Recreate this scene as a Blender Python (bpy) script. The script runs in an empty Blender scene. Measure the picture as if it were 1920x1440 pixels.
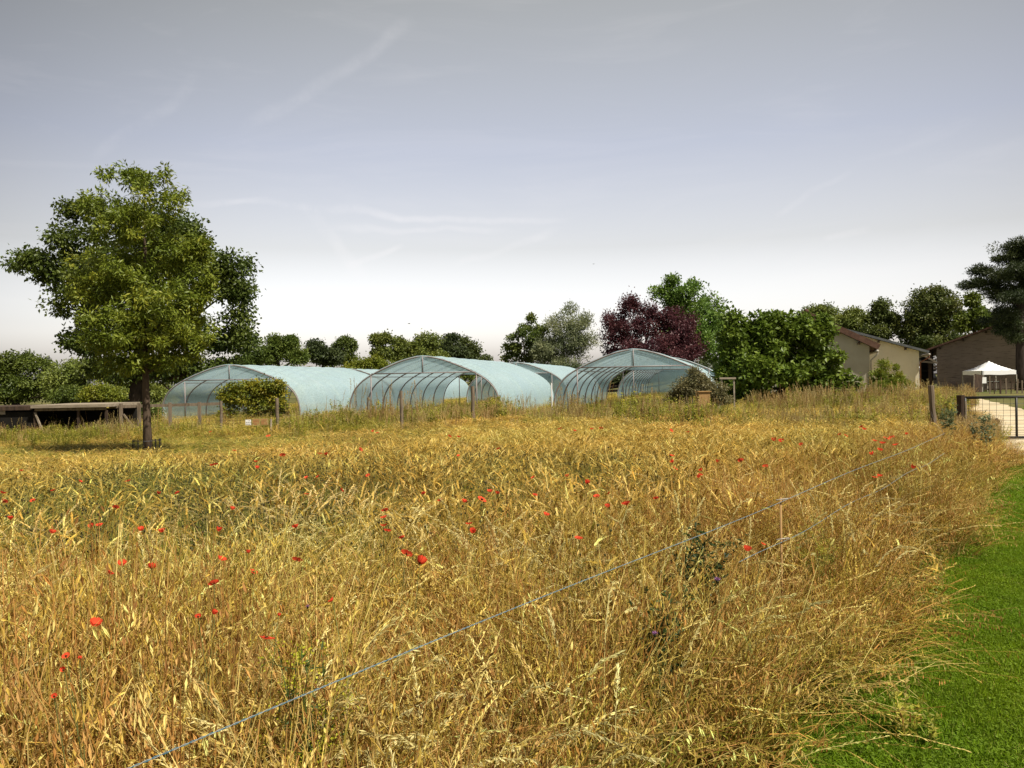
import bpy, math, random
import numpy as np
from mathutils import Matrix, Vector

# ------------------------------------------------------------ camera, world, sun, exposure
scene = bpy.context.scene
C = scene.collection
R = math.radians
CAM_H = 1.6
FPX = 1507.0
cam_data = bpy.data.cameras.new('camera')
cam_data.sensor_width = 36.0
cam_data.lens = 36.0 * FPX / 1920.0
cam_data.clip_start = 0.05
cam_data.clip_end = 3000
cam = bpy.data.objects.new('camera', cam_data)
C.objects.link(cam)
ROT = Matrix.Rotation(R(90 - 0.30), 3, 'X') @ Matrix.Rotation(R(-1.0), 3, 'Z')
M4 = ROT.to_4x4(); M4.translation = Vector((0, 0, CAM_H))
cam.matrix_world = M4
scene.camera = cam

SUN_EL, SUN_AZ = R(57), R(130)          # azimuth clockwise from +Y (the view direction)
sun_dir = Vector((math.sin(SUN_AZ) * math.cos(SUN_EL), math.cos(SUN_AZ) * math.cos(SUN_EL), math.sin(SUN_EL)))
sd = bpy.data.lights.new('sun', 'SUN')
sd.energy = 5.0; sd.angle = R(0.6); sd.color = (1.0, 0.93, 0.80)
sun = bpy.data.objects.new('sun', sd); C.objects.link(sun)
sun.rotation_euler = sun_dir.to_track_quat('Z', 'Y').to_euler()

world = bpy.data.worlds.new('World'); scene.world = world
world.use_nodes = True
wt = world.node_tree; wn = wt.nodes; wl = wt.links
wn.clear()
wo = wn.new('ShaderNodeOutputWorld'); bg = wn.new('ShaderNodeBackground')
sky = wn.new('ShaderNodeTexSky'); sky.sky_type = 'NISHITA'; sky.sun_disc = False
sky.sun_elevation = SUN_EL; sky.sun_rotation = SUN_AZ
sky.air_density = 1.0; sky.dust_density = 2.5; sky.ozone_density = 1.0
hs = wn.new('ShaderNodeHueSaturation'); hs.inputs['Saturation'].default_value = 0.42; hs.inputs['Value'].default_value = 2.22
wl.new(sky.outputs[0], hs.inputs['Color'])
tc = wn.new('ShaderNodeTexCoord')
sep = wn.new('ShaderNodeSeparateXYZ'); wl.new(tc.outputs['Generated'], sep.inputs[0])
# thin veil of high haze: paler and warmer near the horizon
mr = wn.new('ShaderNodeMapRange'); mr.inputs['From Min'].default_value = 0.0; mr.inputs['From Max'].default_value = 0.50
wl.new(sep.outputs['Z'], mr.inputs['Value'])
cr = wn.new('ShaderNodeValToRGB'); wl.new(mr.outputs[0], cr.inputs[0])
SKY_STOPS = [(0.0, (0.98, 0.90, 0.885)), (0.12, (0.98, 0.90, 0.87)), (0.32, (0.63, 0.58, 0.535)), (0.55, (0.54, 0.52, 0.53)), (0.86, (0.55, 0.515, 0.45))]
cr.color_ramp.elements[0].position = 0.0; cr.color_ramp.elements[0].color = (*SKY_STOPS[0][1], 1)
cr.color_ramp.elements[1].position = 1.0; cr.color_ramp.elements[1].color = (0.30, 0.30, 0.30, 1)
for p, c in SKY_STOPS[1:]:
    e = cr.color_ramp.elements.new(p); e.color = (*c, 1)
mulc = wn.new('ShaderNodeMix'); mulc.data_type = 'RGBA'; mulc.blend_type = 'MULTIPLY'; mulc.inputs[0].default_value = 1.0
wl.new(hs.outputs[0], mulc.inputs[6]); wl.new(cr.outputs[0], mulc.inputs[7])
# faint cirrus streaks, stretched along one sky direction
mp = wn.new('ShaderNodeMapping'); mp.inputs['Scale'].default_value = (1.3, 2.0, 9.0); mp.inputs['Rotation'].default_value = (0.1, R(14), 0.4)
wl.new(tc.outputs['Generated'], mp.inputs[0])
n1 = wn.new('ShaderNodeTexNoise'); n1.inputs['Scale'].default_value = 2.2; n1.inputs['Detail'].default_value = 7; n1.inputs['Roughness'].default_value = 0.62
n1.inputs['Distortion'].default_value = 0.9
wl.new(mp.outputs[0], n1.inputs['Vector'])
c1 = wn.new('ShaderNodeMapRange'); c1.inputs['From Min'].default_value = 0.52; c1.inputs['From Max'].default_value = 0.80
c1.inputs['To Max'].default_value = 0.08
wl.new(n1.outputs['Fac'], c1.inputs['Value'])
cl = wn.new('ShaderNodeMix'); cl.data_type = 'RGBA'
# sky brightest towards +Y, a little right; lens vignetting painted in to both sides
dotn = wn.new('ShaderNodeVectorMath'); dotn.operation = 'DOT_PRODUCT'; dotn.inputs[1].default_value = (math.sin(R(4)), math.cos(R(4)), 0)
wl.new(tc.outputs['Generated'], dotn.inputs[0])
azr = wn.new('ShaderNodeMapRange'); azr.interpolation_type = 'SMOOTHSTEP'
azr.inputs['From Min'].default_value = 0.62; azr.inputs['From Max'].default_value = 0.99; azr.inputs['To Min'].default_value = 0.48; azr.inputs['To Max'].default_value = 1.04
wl.new(dotn.outputs['Value'], azr.inputs['Value'])
vm = wn.new('ShaderNodeVectorMath'); vm.operation = 'SCALE'; wl.new(mulc.outputs[2], vm.inputs[0]); wl.new(azr.outputs[0], vm.inputs['Scale'])
wl.new(c1.outputs[0], cl.inputs[0]); wl.new(vm.outputs[0], cl.inputs[6]); cl.inputs[7].default_value = (7.6, 7.2, 7.1, 1)
def streak(src, A, B, width, amount, nscale=9.0):
    """a thin vapour streak along the great circle between two sky directions"""
    a, b_ = Vector(A).normalized(), Vector(B).normalized(); n_ = a.cross(b_).normalized(); mid = (a + b_).normalized(); half = a.dot(mid)
    wob = wn.new('ShaderNodeTexNoise'); wob.inputs['Scale'].default_value = 5.0; wob.inputs['Detail'].default_value = 3; wl.new(tc.outputs['Generated'], wob.inputs['Vector'])
    d1 = wn.new('ShaderNodeVectorMath'); d1.operation = 'DOT_PRODUCT'; d1.inputs[1].default_value = n_; wl.new(tc.outputs['Generated'], d1.inputs[0])
    w0 = wn.new('ShaderNodeMath'); w0.operation = 'MULTIPLY_ADD'; w0.inputs[1].default_value = 0.08; w0.inputs[2].default_value = -0.04; wl.new(wob.outputs['Fac'], w0.inputs[0])
    ad = wn.new('ShaderNodeMath'); ad.operation = 'ADD'; wl.new(d1.outputs['Value'], ad.inputs[0]); wl.new(w0.outputs[0], ad.inputs[1])
    ab_ = wn.new('ShaderNodeMath'); ab_.operation = 'ABSOLUTE'; wl.new(ad.outputs[0], ab_.inputs[0])
    m1 = wn.new('ShaderNodeMapRange'); m1.interpolation_type = 'SMOOTHERSTEP'; m1.inputs['From Min'].default_value = width; m1.inputs['From Max'].default_value = 0.0; wl.new(ab_.outputs[0], m1.inputs['Value'])
    d2 = wn.new('ShaderNodeVectorMath'); d2.operation = 'DOT_PRODUCT'; d2.inputs[1].default_value = mid; wl.new(tc.outputs['Generated'], d2.inputs[0])
    m2 = wn.new('ShaderNodeMapRange'); m2.interpolation_type = 'SMOOTHSTEP'; m2.inputs['From Min'].default_value = half; m2.inputs['From Max'].default_value = half + (1 - half) * .6; wl.new(d2.outputs['Value'], m2.inputs['Value'])
    nz = wn.new('ShaderNodeTexNoise'); nz.inputs['Scale'].default_value = nscale; nz.inputs['Detail'].default_value = 6; nz.inputs['Roughness'].default_value = .7; wl.new(tc.outputs['Generated'], nz.inputs['Vector'])
    m3 = wn.new('ShaderNodeMapRange'); m3.inputs['From Min'].default_value = .35; m3.inputs['From Max'].default_value = .7; m3.inputs['To Max'].default_value = amount; wl.new(nz.outputs['Fac'], m3.inputs['Value'])
    p1 = wn.new('ShaderNodeMath'); p1.operation = 'MULTIPLY'; wl.new(m1.outputs[0], p1.inputs[0]); wl.new(m2.outputs[0], p1.inputs[1])
    p2 = wn.new('ShaderNodeMath'); p2.operation = 'MULTIPLY'; wl.new(p1.outputs[0], p2.inputs[0]); wl.new(m3.outputs[0], p2.inputs[1])
    mx = wn.new('ShaderNodeMix'); mx.data_type = 'RGBA'; wl.new(p2.outputs[0], mx.inputs[0]); wl.new(src, mx.inputs[6]); mx.inputs[7].default_value = (7.0, 6.8, 6.9, 1)
    return mx.outputs[2]
def sky_dir(px, py):
    return tuple(ROT @ Vector(((px - 960) / FPX, -(py - 720) / FPX, -1.0)))
col_ = cl.outputs[2]
for A, B, w_, am in (((330, 375), (1080, 432), .007, .34), ((560, 380), (700, 520), .012, .26), ((600, 425), (960, 440), .006, .22), ((640, 490), (760, 455), .006, .24), ((840, 512), (1060, 440), .008, .2),
                     ((440, 250), (780, 20), .014, .15), ((150, 290), (380, 130), .010, .13), ((1440, 400), (1620, 300), .006, .12), ((1540, 450), (1640, 430), .008, .2)):
    col_ = streak(col_, sky_dir(*A), sky_dir(*B), w_, am)
wl.new(col_, bg.inputs['Color'])
bg.inputs['Strength'].default_value = 0.10
wl.new(bg.outputs[0], wo.inputs[0])

scene.view_settings.view_transform = 'Standard'
scene.view_settings.look = 'None'
scene.view_settings.exposure = 0.55
scene.view_settings.gamma = 1.0
cy = scene.cycles
cy.max_bounces = 8; cy.transparent_max_bounces = 24; cy.diffuse_bounces = 3; cy.glossy_bounces = 2; cy.transmission_bounces = 4
cy.use_denoising = True
cy.sample_clamp_indirect = 4.0
scene.render.film_transparent = False

# ------------------------------------------------------------ geometry of the photograph
def ray(px, py):
    d = ROT @ Vector(((px - 960) / FPX, -(py - 720) / FPX, -1.0))
    return d / d.y
def at(px, py, Y):
    d = ray(px, py)
    return Vector((d.x * Y, Y, CAM_H + d.z * Y))
def drop(px, py, z):
    d = ray(px, py)
    t = (z - CAM_H) / d.z
    return Vector((d.x * t, t, z))
def sstep(a, b, x):
    t = np.clip((x - a) / (b - a), 0, 1); return t * t * (3 - 2 * t)
def zg(x, y):
    s = sstep(12, 34, np.asarray(y, float))
    return np.clip(0.012 * (np.asarray(x, float) + 4), -0.16, 0.14) * s
def zgf(x, y): return float(zg(x, y))
# lawn path runs away to the right; coordinate n is measured across it (to the right), s along it
PA = R(35.2)
_d = Vector((math.sin(PA), math.cos(PA))); _n = Vector((math.cos(PA), -math.sin(PA)))
def ns(x, y): return x * _n.x + y * _n.y, x * _d.x + y * _d.y
def xy(n, s): return n * _n.x + s * _d.x, n * _n.y + s * _d.y

rng = np.random.default_rng(7)
random.seed(7)

# ------------------------------------------------------------ mesh helpers
class MB:
    """collects geometry (verts, faces of any size) and links it as one mesh object"""
    def __init__(s): s.v = []; s.f = []; s.n = 0; s.c = []
    def add(s, V, F, col=None):
        V = np.asarray(V, float).reshape(-1, 3)
        s.v.append(V)
        for fa in (F if isinstance(F, list) else [F]):
            s.f.append(np.asarray(fa, int) + s.n)
        s.n += len(V)
        if col is not None:
            s.c.append(np.broadcast_to(np.asarray(col, float), (len(V), 3)))
        else:
            s.c.append(np.full((len(V), 3), 0.5))
        return s
    def box(s, lo, hi, col=None):
        x0, y0, z0 = lo; x1, y1, z1 = hi
        V = [(x0, y0, z0), (x1, y0, z0), (x1, y1, z0), (x0, y1, z0), (x0, y0, z1), (x1, y0, z1), (x1, y1, z1), (x0, y1, z1)]
        F = np.array([(0, 3, 2, 1), (4, 5, 6, 7), (0, 1, 5, 4), (1, 2, 6, 5), (2, 3, 7, 6), (3, 0, 4, 7)])
        return s.add(V, F, col)
    def beam(s, a, b, w, h=None, up=(0, 0, 1), col=None):
        """rectangular bar from a to b, w across, h along 'up'"""
        h = h or w
        a = np.array(a, float); b = np.array(b, float); d = b - a; d /= np.linalg.norm(d)
        up = np.array(up, float)
        if abs(d @ up) > 0.98: up = np.array((0, 1.0, 0))
        sx = np.cross(d, up); sx /= np.linalg.norm(sx); uz = np.cross(sx, d)
        V = []
        for p in (a, b):
            for i, j in ((-1, -1), (1, -1), (1, 1), (-1, 1)):
                V.append(p + sx * i * w / 2 + uz * j * h / 2)
        F = np.array([(0, 1, 5, 4), (1, 2, 6, 5), (2, 3, 7, 6), (3, 0, 4, 7), (0, 3, 2, 1), (4, 5, 6, 7)])
        return s.add(V, F, col)
    def tube(s, pts, rad, k=8, col=None, cap=True):
        P = np.asarray(pts, float); m = len(P)
        rad = np.broadcast_to(np.asarray(rad, float), (m,))
        T = np.gradient(P, axis=0); T /= np.maximum(np.linalg.norm(T, axis=1, keepdims=True), 1e-9)
        ref = np.array((0, 0, 1.0)) if abs(T[0, 2]) < 0.9 else np.array((1.0, 0, 0))
        N = np.cross(T, ref); N /= np.maximum(np.linalg.norm(N, axis=1, keepdims=True), 1e-9)
        B = np.cross(T, N)
        a = np.arange(k) * 2 * np.pi / k
        V = P[:, None, :] + rad[:, None, None] * (np.cos(a)[None, :, None] * N[:, None, :] + np.sin(a)[None, :, None] * B[:, None, :])
        i = np.arange(m - 1)[:, None] * k; j = np.arange(k)[None, :]; j2 = (j + 1) % k
        F = np.stack([i + j, i + j2, i + k + j2, i + k + j], -1).reshape(-1, 4)
        Fs = [F]
        if cap and k > 3:
            Fs += [np.arange(k)[::-1][None, :], (np.arange(k) + (m - 1) * k)[None, :]]
        if isinstance(col, np.ndarray) and col.ndim == 2: col = np.repeat(col, k, axis=0)
        return s.add(V.reshape(-1, 3), Fs, col)
    def ribbon(s, P, w, side, col=None):
        P = np.asarray(P, float); m = len(P)
        w = np.broadcast_to(np.asarray(w, float), (m,))[:, None] / 2
        side = np.asarray(side, float)
        V = np.concatenate([P - side * w, P + side * w])
        i = np.arange(m - 1)
        F = np.stack([i, i + 1, i + 1 + m, i + m], -1)
        if isinstance(col, np.ndarray) and col.ndim == 2: col = np.concatenate([col, col])
        return s.add(V, F, col)
    def leaf(s, P, D, N, L, W, col=None, fold=0.15):
        """many rhombus leaves: base P, axis D, normal N (all (n,3)), lengths L, widths W"""
        P = np.asarray(P, float); n = len(P)
        if n == 0: return s
        D = D / np.maximum(np.linalg.norm(D, axis=1, keepdims=True), 1e-9)
        S = np.cross(D, N); S /= np.maximum(np.linalg.norm(S, axis=1, keepdims=True), 1e-9)
        U = np.cross(S, D)
        L = np.broadcast_to(L, (n,))[:, None]; W = np.broadcast_to(W, (n,))[:, None]
        b = P; t = P + D * L
        m = P + D * L * 0.45
        l = m - S * W / 2 + U * W * fold; r = m + S * W / 2 + U * W * fold
        V = np.stack([b, l, t, r], 1).reshape(-1, 3)
        F = np.arange(4 * n).reshape(n, 4)
        if isinstance(col, np.ndarray) and col.ndim == 2 and len(col) == n: col = np.repeat(col, 4, axis=0)
        return s.add(V, F, col)
    def mesh(s, name, mat=None, smooth=False):
        V = np.concatenate(s.v); Fs = s.f
        me = bpy.data.meshes.new(name)
        me.vertices.add(len(V)); me.vertices.foreach_set('co', V.astype(np.float32).ravel())
        loops = np.concatenate([f.ravel() for f in Fs]); sizes = np.concatenate([np.full(len(f), f.shape[1]) for f in Fs])
        me.loops.add(len(loops)); me.loops.foreach_set('vertex_index', loops.astype(np.int32))
        me.polygons.add(len(sizes)); st = np.concatenate([[0], np.cumsum(sizes)[:-1]])
        me.polygons.foreach_set('loop_start', st.astype(np.int32))
        me.polygons.foreach_set('use_smooth', np.full(len(sizes), smooth))
        at_ = me.attributes.new('col', 'FLOAT_COLOR', 'POINT')
        cc = np.ones((len(V), 4), np.float32); cc[:, :3] = np.concatenate(s.c)
        at_.data.foreach_set('color', cc.ravel())
        me.update(calc_edges=True); me.validate()
        if mat: me.materials.append(mat)
        return me
    def build(s, name, mat, parent=None, smooth=False, local=True):
        o = bpy.data.objects.new(name, s.mesh(name, mat, smooth)); C.objects.link(o)
        if parent: o.parent = parent
        return o

def tag(o, label=None, cat=None, group=None, kind=None):
    if label: o['label'] = label
    if cat: o['category'] = cat
    if group: o['group'] = group
    if kind: o['kind'] = kind
    return o
def thing(name, label, cat, loc=(0, 0, 0), rz=0.0, group=None):
    o = bpy.data.objects.new(name, None); C.objects.link(o)
    o.location = loc; o.rotation_euler = (0, 0, rz); o.empty_display_size = 0.2
    return tag(o, label, cat, group)

# ------------------------------------------------------------ materials
def new_mat(name):
    m = bpy.data.materials.new(name); m.use_nodes = True
    nt = m.node_tree; nt.nodes.clear()
    out = nt.nodes.new('ShaderNodeOutputMaterial')
    return m, nt, out
def N_(nt, t, **kw):
    n = nt.nodes.new(t)
    for k, v in kw.items():
        if k in n.inputs: n.inputs[k].default_value = v
        else: setattr(n, k, v)
    return n
def mixrgb(nt, a, b, f, mode='MIX'):
    m = nt.nodes.new('ShaderNodeMix'); m.data_type = 'RGBA'; m.blend_type = mode
    for s_, v in ((0, f), (6, a), (7, b)):
        if isinstance(v, (int, float)): m.inputs[s_].default_value = v
        elif isinstance(v, tuple): m.inputs[s_].default_value = (*v, 1)
        else: nt.links.new(v, m.inputs[s_])
    return m.outputs[2]
def noise(nt, scale, detail=4, rough=0.55, vec=None, dist=0.0):
    n = N_(nt, 'ShaderNodeTexNoise', Scale=scale, Detail=detail, Roughness=rough, Distortion=dist)
    if vec is not None: nt.links.new(vec, n.inputs['Vector'])
    return n.outputs['Fac']
def remap(nt, v, a, b, c=0.0, d=1.0):
    m = N_(nt, 'ShaderNodeMapRange'); nt.links.new(v, m.inputs['Value'])
    m.inputs['From Min'].default_value = a; m.inputs['From Max'].default_value = b
    m.inputs['To Min'].default_value = c; m.inputs['To Max'].default_value = d
    return m.outputs[0]
def principled(nt, out, col, rough=0.8, spec=0.3, bump=None, bstr=0.3, bdist=0.02):
    p = N_(nt, 'ShaderNodeBsdfPrincipled')
    if isinstance(col, tuple): p.inputs['Base Color'].default_value = (*col, 1)
    else: nt.links.new(col, p.inputs['Base Color'])
    if isinstance(rough, (int, float)): p.inputs['Roughness'].default_value = rough
    else: nt.links.new(rough, p.inputs['Roughness'])
    p.inputs['Specular IOR Level'].default_value = spec
    if bump is not None:
        b = N_(nt, 'ShaderNodeBump'); b.inputs['Strength'].default_value = bstr; b.inputs['Distance'].default_value = bdist
        nt.links.new(bump, b.inputs['Height']); nt.links.new(b.outputs[0], p.inputs['Normal'])
    nt.links.new(p.outputs[0], out.inputs[0])
    return p
def objcoord(nt, scale=(1, 1, 1), rot=(0, 0, 0)):
    t = N_(nt, 'ShaderNodeTexCoord'); m = N_(nt, 'ShaderNodeMapping')
    m.inputs['Scale'].default_value = scale; m.inputs['Rotation'].default_value = rot
    nt.links.new(t.outputs['Object'], m.inputs[0]); return m.outputs[0]
def simple_mat(name, a, b, scale=8, rough=0.8, spec=0.3, bstr=0.3, vscale=(1, 1, 1), bdist=0.02):
    m, nt, out = new_mat(name)
    v = objcoord(nt, vscale); f = noise(nt, scale, 6, 0.6, v)
    f2 = remap(nt, f, 0.3, 0.7)
    principled(nt, out, mixrgb(nt, a, b, f2), rough, spec, f, bstr, bdist)
    return m
def plant_mat(name, trans=0.3, spec=0.25, rough=0.55, patch=0.35, patch_cols=((1.15, 1.0, 0.8), (0.8, 0.95, 0.9)), pscale=0.5, hue=0.0):
    """base colour from the mesh's own 'col' attribute, varied per plant and by place"""
    m, nt, out = new_mat(name)
    a = N_(nt, 'ShaderNodeAttribute', attribute_name='col')
    g = N_(nt, 'ShaderNodeNewGeometry')
    f = noise(nt, pscale, 3, 0.6, g.outputs['Position'])
    f = remap(nt, f, 0.35, 0.65)
    tint = mixrgb(nt, patch_cols[0], patch_cols[1], f)
    c = mixrgb(nt, a.outputs['Color'], tint, patch, 'MULTIPLY')
    oi = N_(nt, 'ShaderNodeObjectInfo')
    hsn = N_(nt, 'ShaderNodeHueSaturation')
    nt.links.new(c, hsn.inputs['Color'])
    nt.links.new(remap(nt, oi.outputs['Random'], 0, 1, 0.82, 1.18), hsn.inputs['Value'])
    col = hsn.outputs[0]
    p = N_(nt, 'ShaderNodeBsdfPrincipled'); nt.links.new(col, p.inputs['Base Color'])
    p.inputs['Roughness'].default_value = rough; p.inputs['Specular IOR Level'].default_value = spec
    t = N_(nt, 'ShaderNodeBsdfTranslucent'); nt.links.new(col, t.inputs['Color'])
    mx = N_(nt, 'ShaderNodeMixShader'); mx.inputs[0].default_value = trans
    nt.links.new(p.outputs[0], mx.inputs[1]); nt.links.new(t.outputs[0], mx.inputs[2])
    nt.links.new(mx.outputs[0], out.inputs[0])
    return m

M_STRAW = plant_mat('dry_meadow', trans=0.25, spec=0.2, rough=0.6, patch=0.6, patch_cols=((1.12, 0.97, 0.74), (0.86, 1.02, 0.74)), pscale=0.33)
M_GREEN = plant_mat('green_leaves', trans=0.35, spec=0.22, rough=0.5)
M_LAWN = plant_mat('lawn_blades', trans=0.4, spec=0.15, rough=0.6, patch=0.6, patch_cols=((1.25, 1.08, 0.9), (0.85, 0.90, 0.8)), pscale=0.9)
M_LEAF = plant_mat('tree_leaves', trans=0.32, spec=0.3, rough=0.45, patch=0.5, patch_cols=((1.25, 1.1, 0.8), (0.75, 0.88, 0.95)), pscale=0.35)
M_FIG = plant_mat('glossy_leaves', trans=0.28, spec=0.22, rough=0.45, patch=0.3)
M_PETAL = plant_mat('poppy_petals', trans=0.5, spec=0.1, rough=0.7, patch=0.0)
M_BARK = simple_mat('bark', (0.045, 0.032, 0.022), (0.12, 0.085, 0.06), 9, 0.9, 0.1, 0.8, (1, 1, 0.25), 0.03)
M_DARKBARK = simple_mat('dark_bark', (0.02, 0.016, 0.013), (0.06, 0.045, 0.035), 6, 0.9, 0.1, 0.8, (1, 1, 0.3), 0.03)
M_POSTWOOD = simple_mat('weathered_wood', (0.10, 0.075, 0.05), (0.24, 0.19, 0.14), 14, 0.85, 0.15, 0.5, (1, 1, 0.12), 0.01)
M_DARKWOOD = simple_mat('dark_wood', (0.025, 0.018, 0.013), (0.085, 0.055, 0.038), 12, 0.85, 0.15, 0.6, (1, 1, 0.12), 0.01)
M_GREYWOOD = simple_mat('grey_wood', (0.17, 0.14, 0.10), (0.36, 0.30, 0.23), 10, 0.85, 0.15, 0.4, (0.15, 1, 1), 0.01)
M_PIPE = simple_mat('dull_galvanised_pipe', (0.17, 0.15, 0.15), (0.27, 0.23, 0.22), 20, 0.5, 0.4, 0.1)
M_WHITE = simple_mat('white_paint', (0.72, 0.72, 0.70), (0.82, 0.82, 0.80), 5, 0.5, 0.3, 0.05)
M_CANVAS = simple_mat('white_canvas', (0.78, 0.78, 0.78), (0.86, 0.86, 0.86), 3, 0.6, 0.2, 0.2)
M_BLACK = simple_mat('black_metal', (0.010, 0.010, 0.010), (0.022, 0.020, 0.018), 12, 0.5, 0.4, 0.1)
M_DARK = simple_mat('dark_interior', (0.010, 0.009, 0.008), (0.02, 0.018, 0.015), 3, 0.9, 0.1, 0.1)  # near-black, the shade of interiors put into the colour

def ground_mat():
    m, nt, out = new_mat('field_ground')
    g = N_(nt, 'ShaderNodeNewGeometry')
    a = noise(nt, 0.25, 5, 0.6, g.outputs['Position']); b = noise(nt, 6.0, 6, 0.7, g.outputs['Position'])
    c = mixrgb(nt, (0.075, 0.09, 0.025), (0.16, 0.135, 0.05), remap(nt, a, 0.4, 0.6))
    c = mixrgb(nt, c, (0.05, 0.055, 0.02), remap(nt, b, 0.45, 0.7, 0, 0.8))
    principled(nt, out, c, 0.95, 0.1, b, 0.8, 0.05); return m
def lawn_mat():
    m, nt, out = new_mat('lawn_turf')
    g = N_(nt, 'ShaderNodeNewGeometry')
    a = noise(nt, 1.1, 4, 0.6, g.outputs['Position']); b = noise(nt, 60.0, 5, 0.7, g.outputs['Position'])
    c = mixrgb(nt, (0.075, 0.115, 0.010), (0.11, 0.155, 0.014), remap(nt, a, 0.4, 0.6))
    c = mixrgb(nt, c, (0.02, 0.045, 0.005), remap(nt, b, 0.45, 0.65, 0, 0.9))
    principled(nt, out, c, 0.9, 0.1, b, 1.0, 0.02); return m
def gravel_mat():
    m, nt, out = new_mat('pale_gravel')
    g = N_(nt, 'ShaderNodeNewGeometry')
    a = noise(nt, 0.7, 5, 0.6, g.outputs['Position']); b = noise(nt, 22.0, 6, 0.7, g.outputs['Position'])
    c = mixrgb(nt, (0.42, 0.345, 0.215), (0.54, 0.455, 0.31), remap(nt, a, 0.35, 0.65))
    c = mixrgb(nt, c, (0.27, 0.22, 0.13), remap(nt, b, 0.55, 0.8, 0, 0.7))
    principled(nt, out, c, 0.95, 0.1, b, 0.7, 0.02); return m
def net_mat():
    m, nt, out = new_mat('blue_shade_net')
    v = objcoord(nt)
    fine = noise(nt, 16.0, 5, 0.85, v); big = noise(nt, 0.9, 4, 0.6, v)
    fold = noise(nt, 1.0, 3, 0.5, objcoord(nt, (0.6, 3.0, 0.5)))
    col = mixrgb(nt, (0.42, 0.58, 0.63), (0.58, 0.74, 0.78), remap(nt, fine, 0.35, 0.65))
    col = mixrgb(nt, col, (0.48, 0.64, 0.74), remap(nt, big, 0.4, 0.65, 0, 0.6))
    col = mixrgb(nt, col, (0.62, 0.74, 0.76), remap(nt, fold, 0.5, 0.75, 0, 0.45))
    d = N_(nt, 'ShaderNodeBsdfDiffuse'); t = N_(nt, 'ShaderNodeBsdfTranslucent')
    nt.links.new(col, d.inputs[0]); nt.links.new(col, t.inputs[0])
    m1 = N_(nt, 'ShaderNodeMixShader'); m1.inputs[0].default_value = 0.45
    nt.links.new(d.outputs[0], m1.inputs[1]); nt.links.new(t.outputs[0], m1.inputs[2])
    tr = N_(nt, 'ShaderNodeBsdfTransparent')
    m2 = N_(nt, 'ShaderNodeMixShader')
    nt.links.new(remap(nt, fine, 0.30, 0.62, 0.58, 0.88), m2.inputs[0])
    nt.links.new(tr.outputs[0], m2.inputs[1]); nt.links.new(m1.outputs[0], m2.inputs[2])
    nt.links.new(m2.outputs[0], out.inputs[0]); return m
def boards_mat():
    """weathered brown horizontal boarding with darker bleached strips"""
    m, nt, out = new_mat('brown_boarding')
    v = objcoord(nt); st = objcoord(nt, (0.55, 0.55, 5.5))
    s1 = noise(nt, 2.2, 6, 0.75, st); b = noise(nt, 0.35, 3, 0.6, v)
    c = mixrgb(nt, (0.30, 0.24, 0.19), (0.24, 0.19, 0.15), remap(nt, b, 0.4, 0.6))
    c = mixrgb(nt, c, (0.075, 0.05, 0.038), remap(nt, s1, 0.52, 0.66, 0, 0.85))
    w = N_(nt, 'ShaderNodeTexWave', wave_type='BANDS', bands_direction='Z'); w.inputs['Scale'].default_value = 2.2
    nt.links.new(v, w.inputs['Vector'])
    principled(nt, out, c, 0.9, 0.1); return m
def render_mat(name, a, b, stain=(0.20, 0.16, 0.11)):
    m, nt, out = new_mat(name)
    v = objcoord(nt); n_ = noise(nt, 0.8, 5, 0.6, v); s_ = noise(nt, 1.6, 6, 0.7, objcoord(nt, (1.5, 1.5, 0.25)))
    c = mixrgb(nt, a, b, remap(nt, n_, 0.35, 0.65)); c = mixrgb(nt, c, stain, remap(nt, s_, 0.58, 0.8, 0, 0.5))
    f = noise(nt, 40, 4, 0.7, v)
    principled(nt, out, c, 0.9, 0.15); return m
def tile_mat(name, a, b, sc=3.5):
    m, nt, out = new_mat(name)
    v = objcoord(nt)
    w = N_(nt, 'ShaderNodeTexWave', wave_type='BANDS', bands_direction='Y'); w.inputs['Scale'].default_value = sc; w.inputs['Distortion'].default_value = 0.4
    nt.links.new(v, w.inputs['Vector'])
    n_ = noise(nt, 3.0, 5, 0.7, v)
    c = mixrgb(nt, a, b, remap(nt, n_, 0.35, 0.65))
    principled(nt, out, c, 0.8, 0.2, w.outputs['Fac'], 0.6, 0.05); return m

M_GROUND = ground_mat(); M_TURF = lawn_mat(); M_GRAVEL = gravel_mat(); M_NET = net_mat(); M_BOARDS = boards_mat()
M_GREYRENDER = render_mat('grey_render', (0.36, 0.33, 0.26), (0.43, 0.40, 0.32))
M_CREAMRENDER = render_mat('cream_render', (0.74, 0.67, 0.50), (0.80, 0.73, 0.56))
M_TILES = tile_mat('terracotta_tiles', (0.085, 0.045, 0.032), (0.15, 0.085, 0.06))
M_SLATE = tile_mat('grey_roof_sheet', (0.10, 0.11, 0.115), (0.16, 0.17, 0.18))

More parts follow.
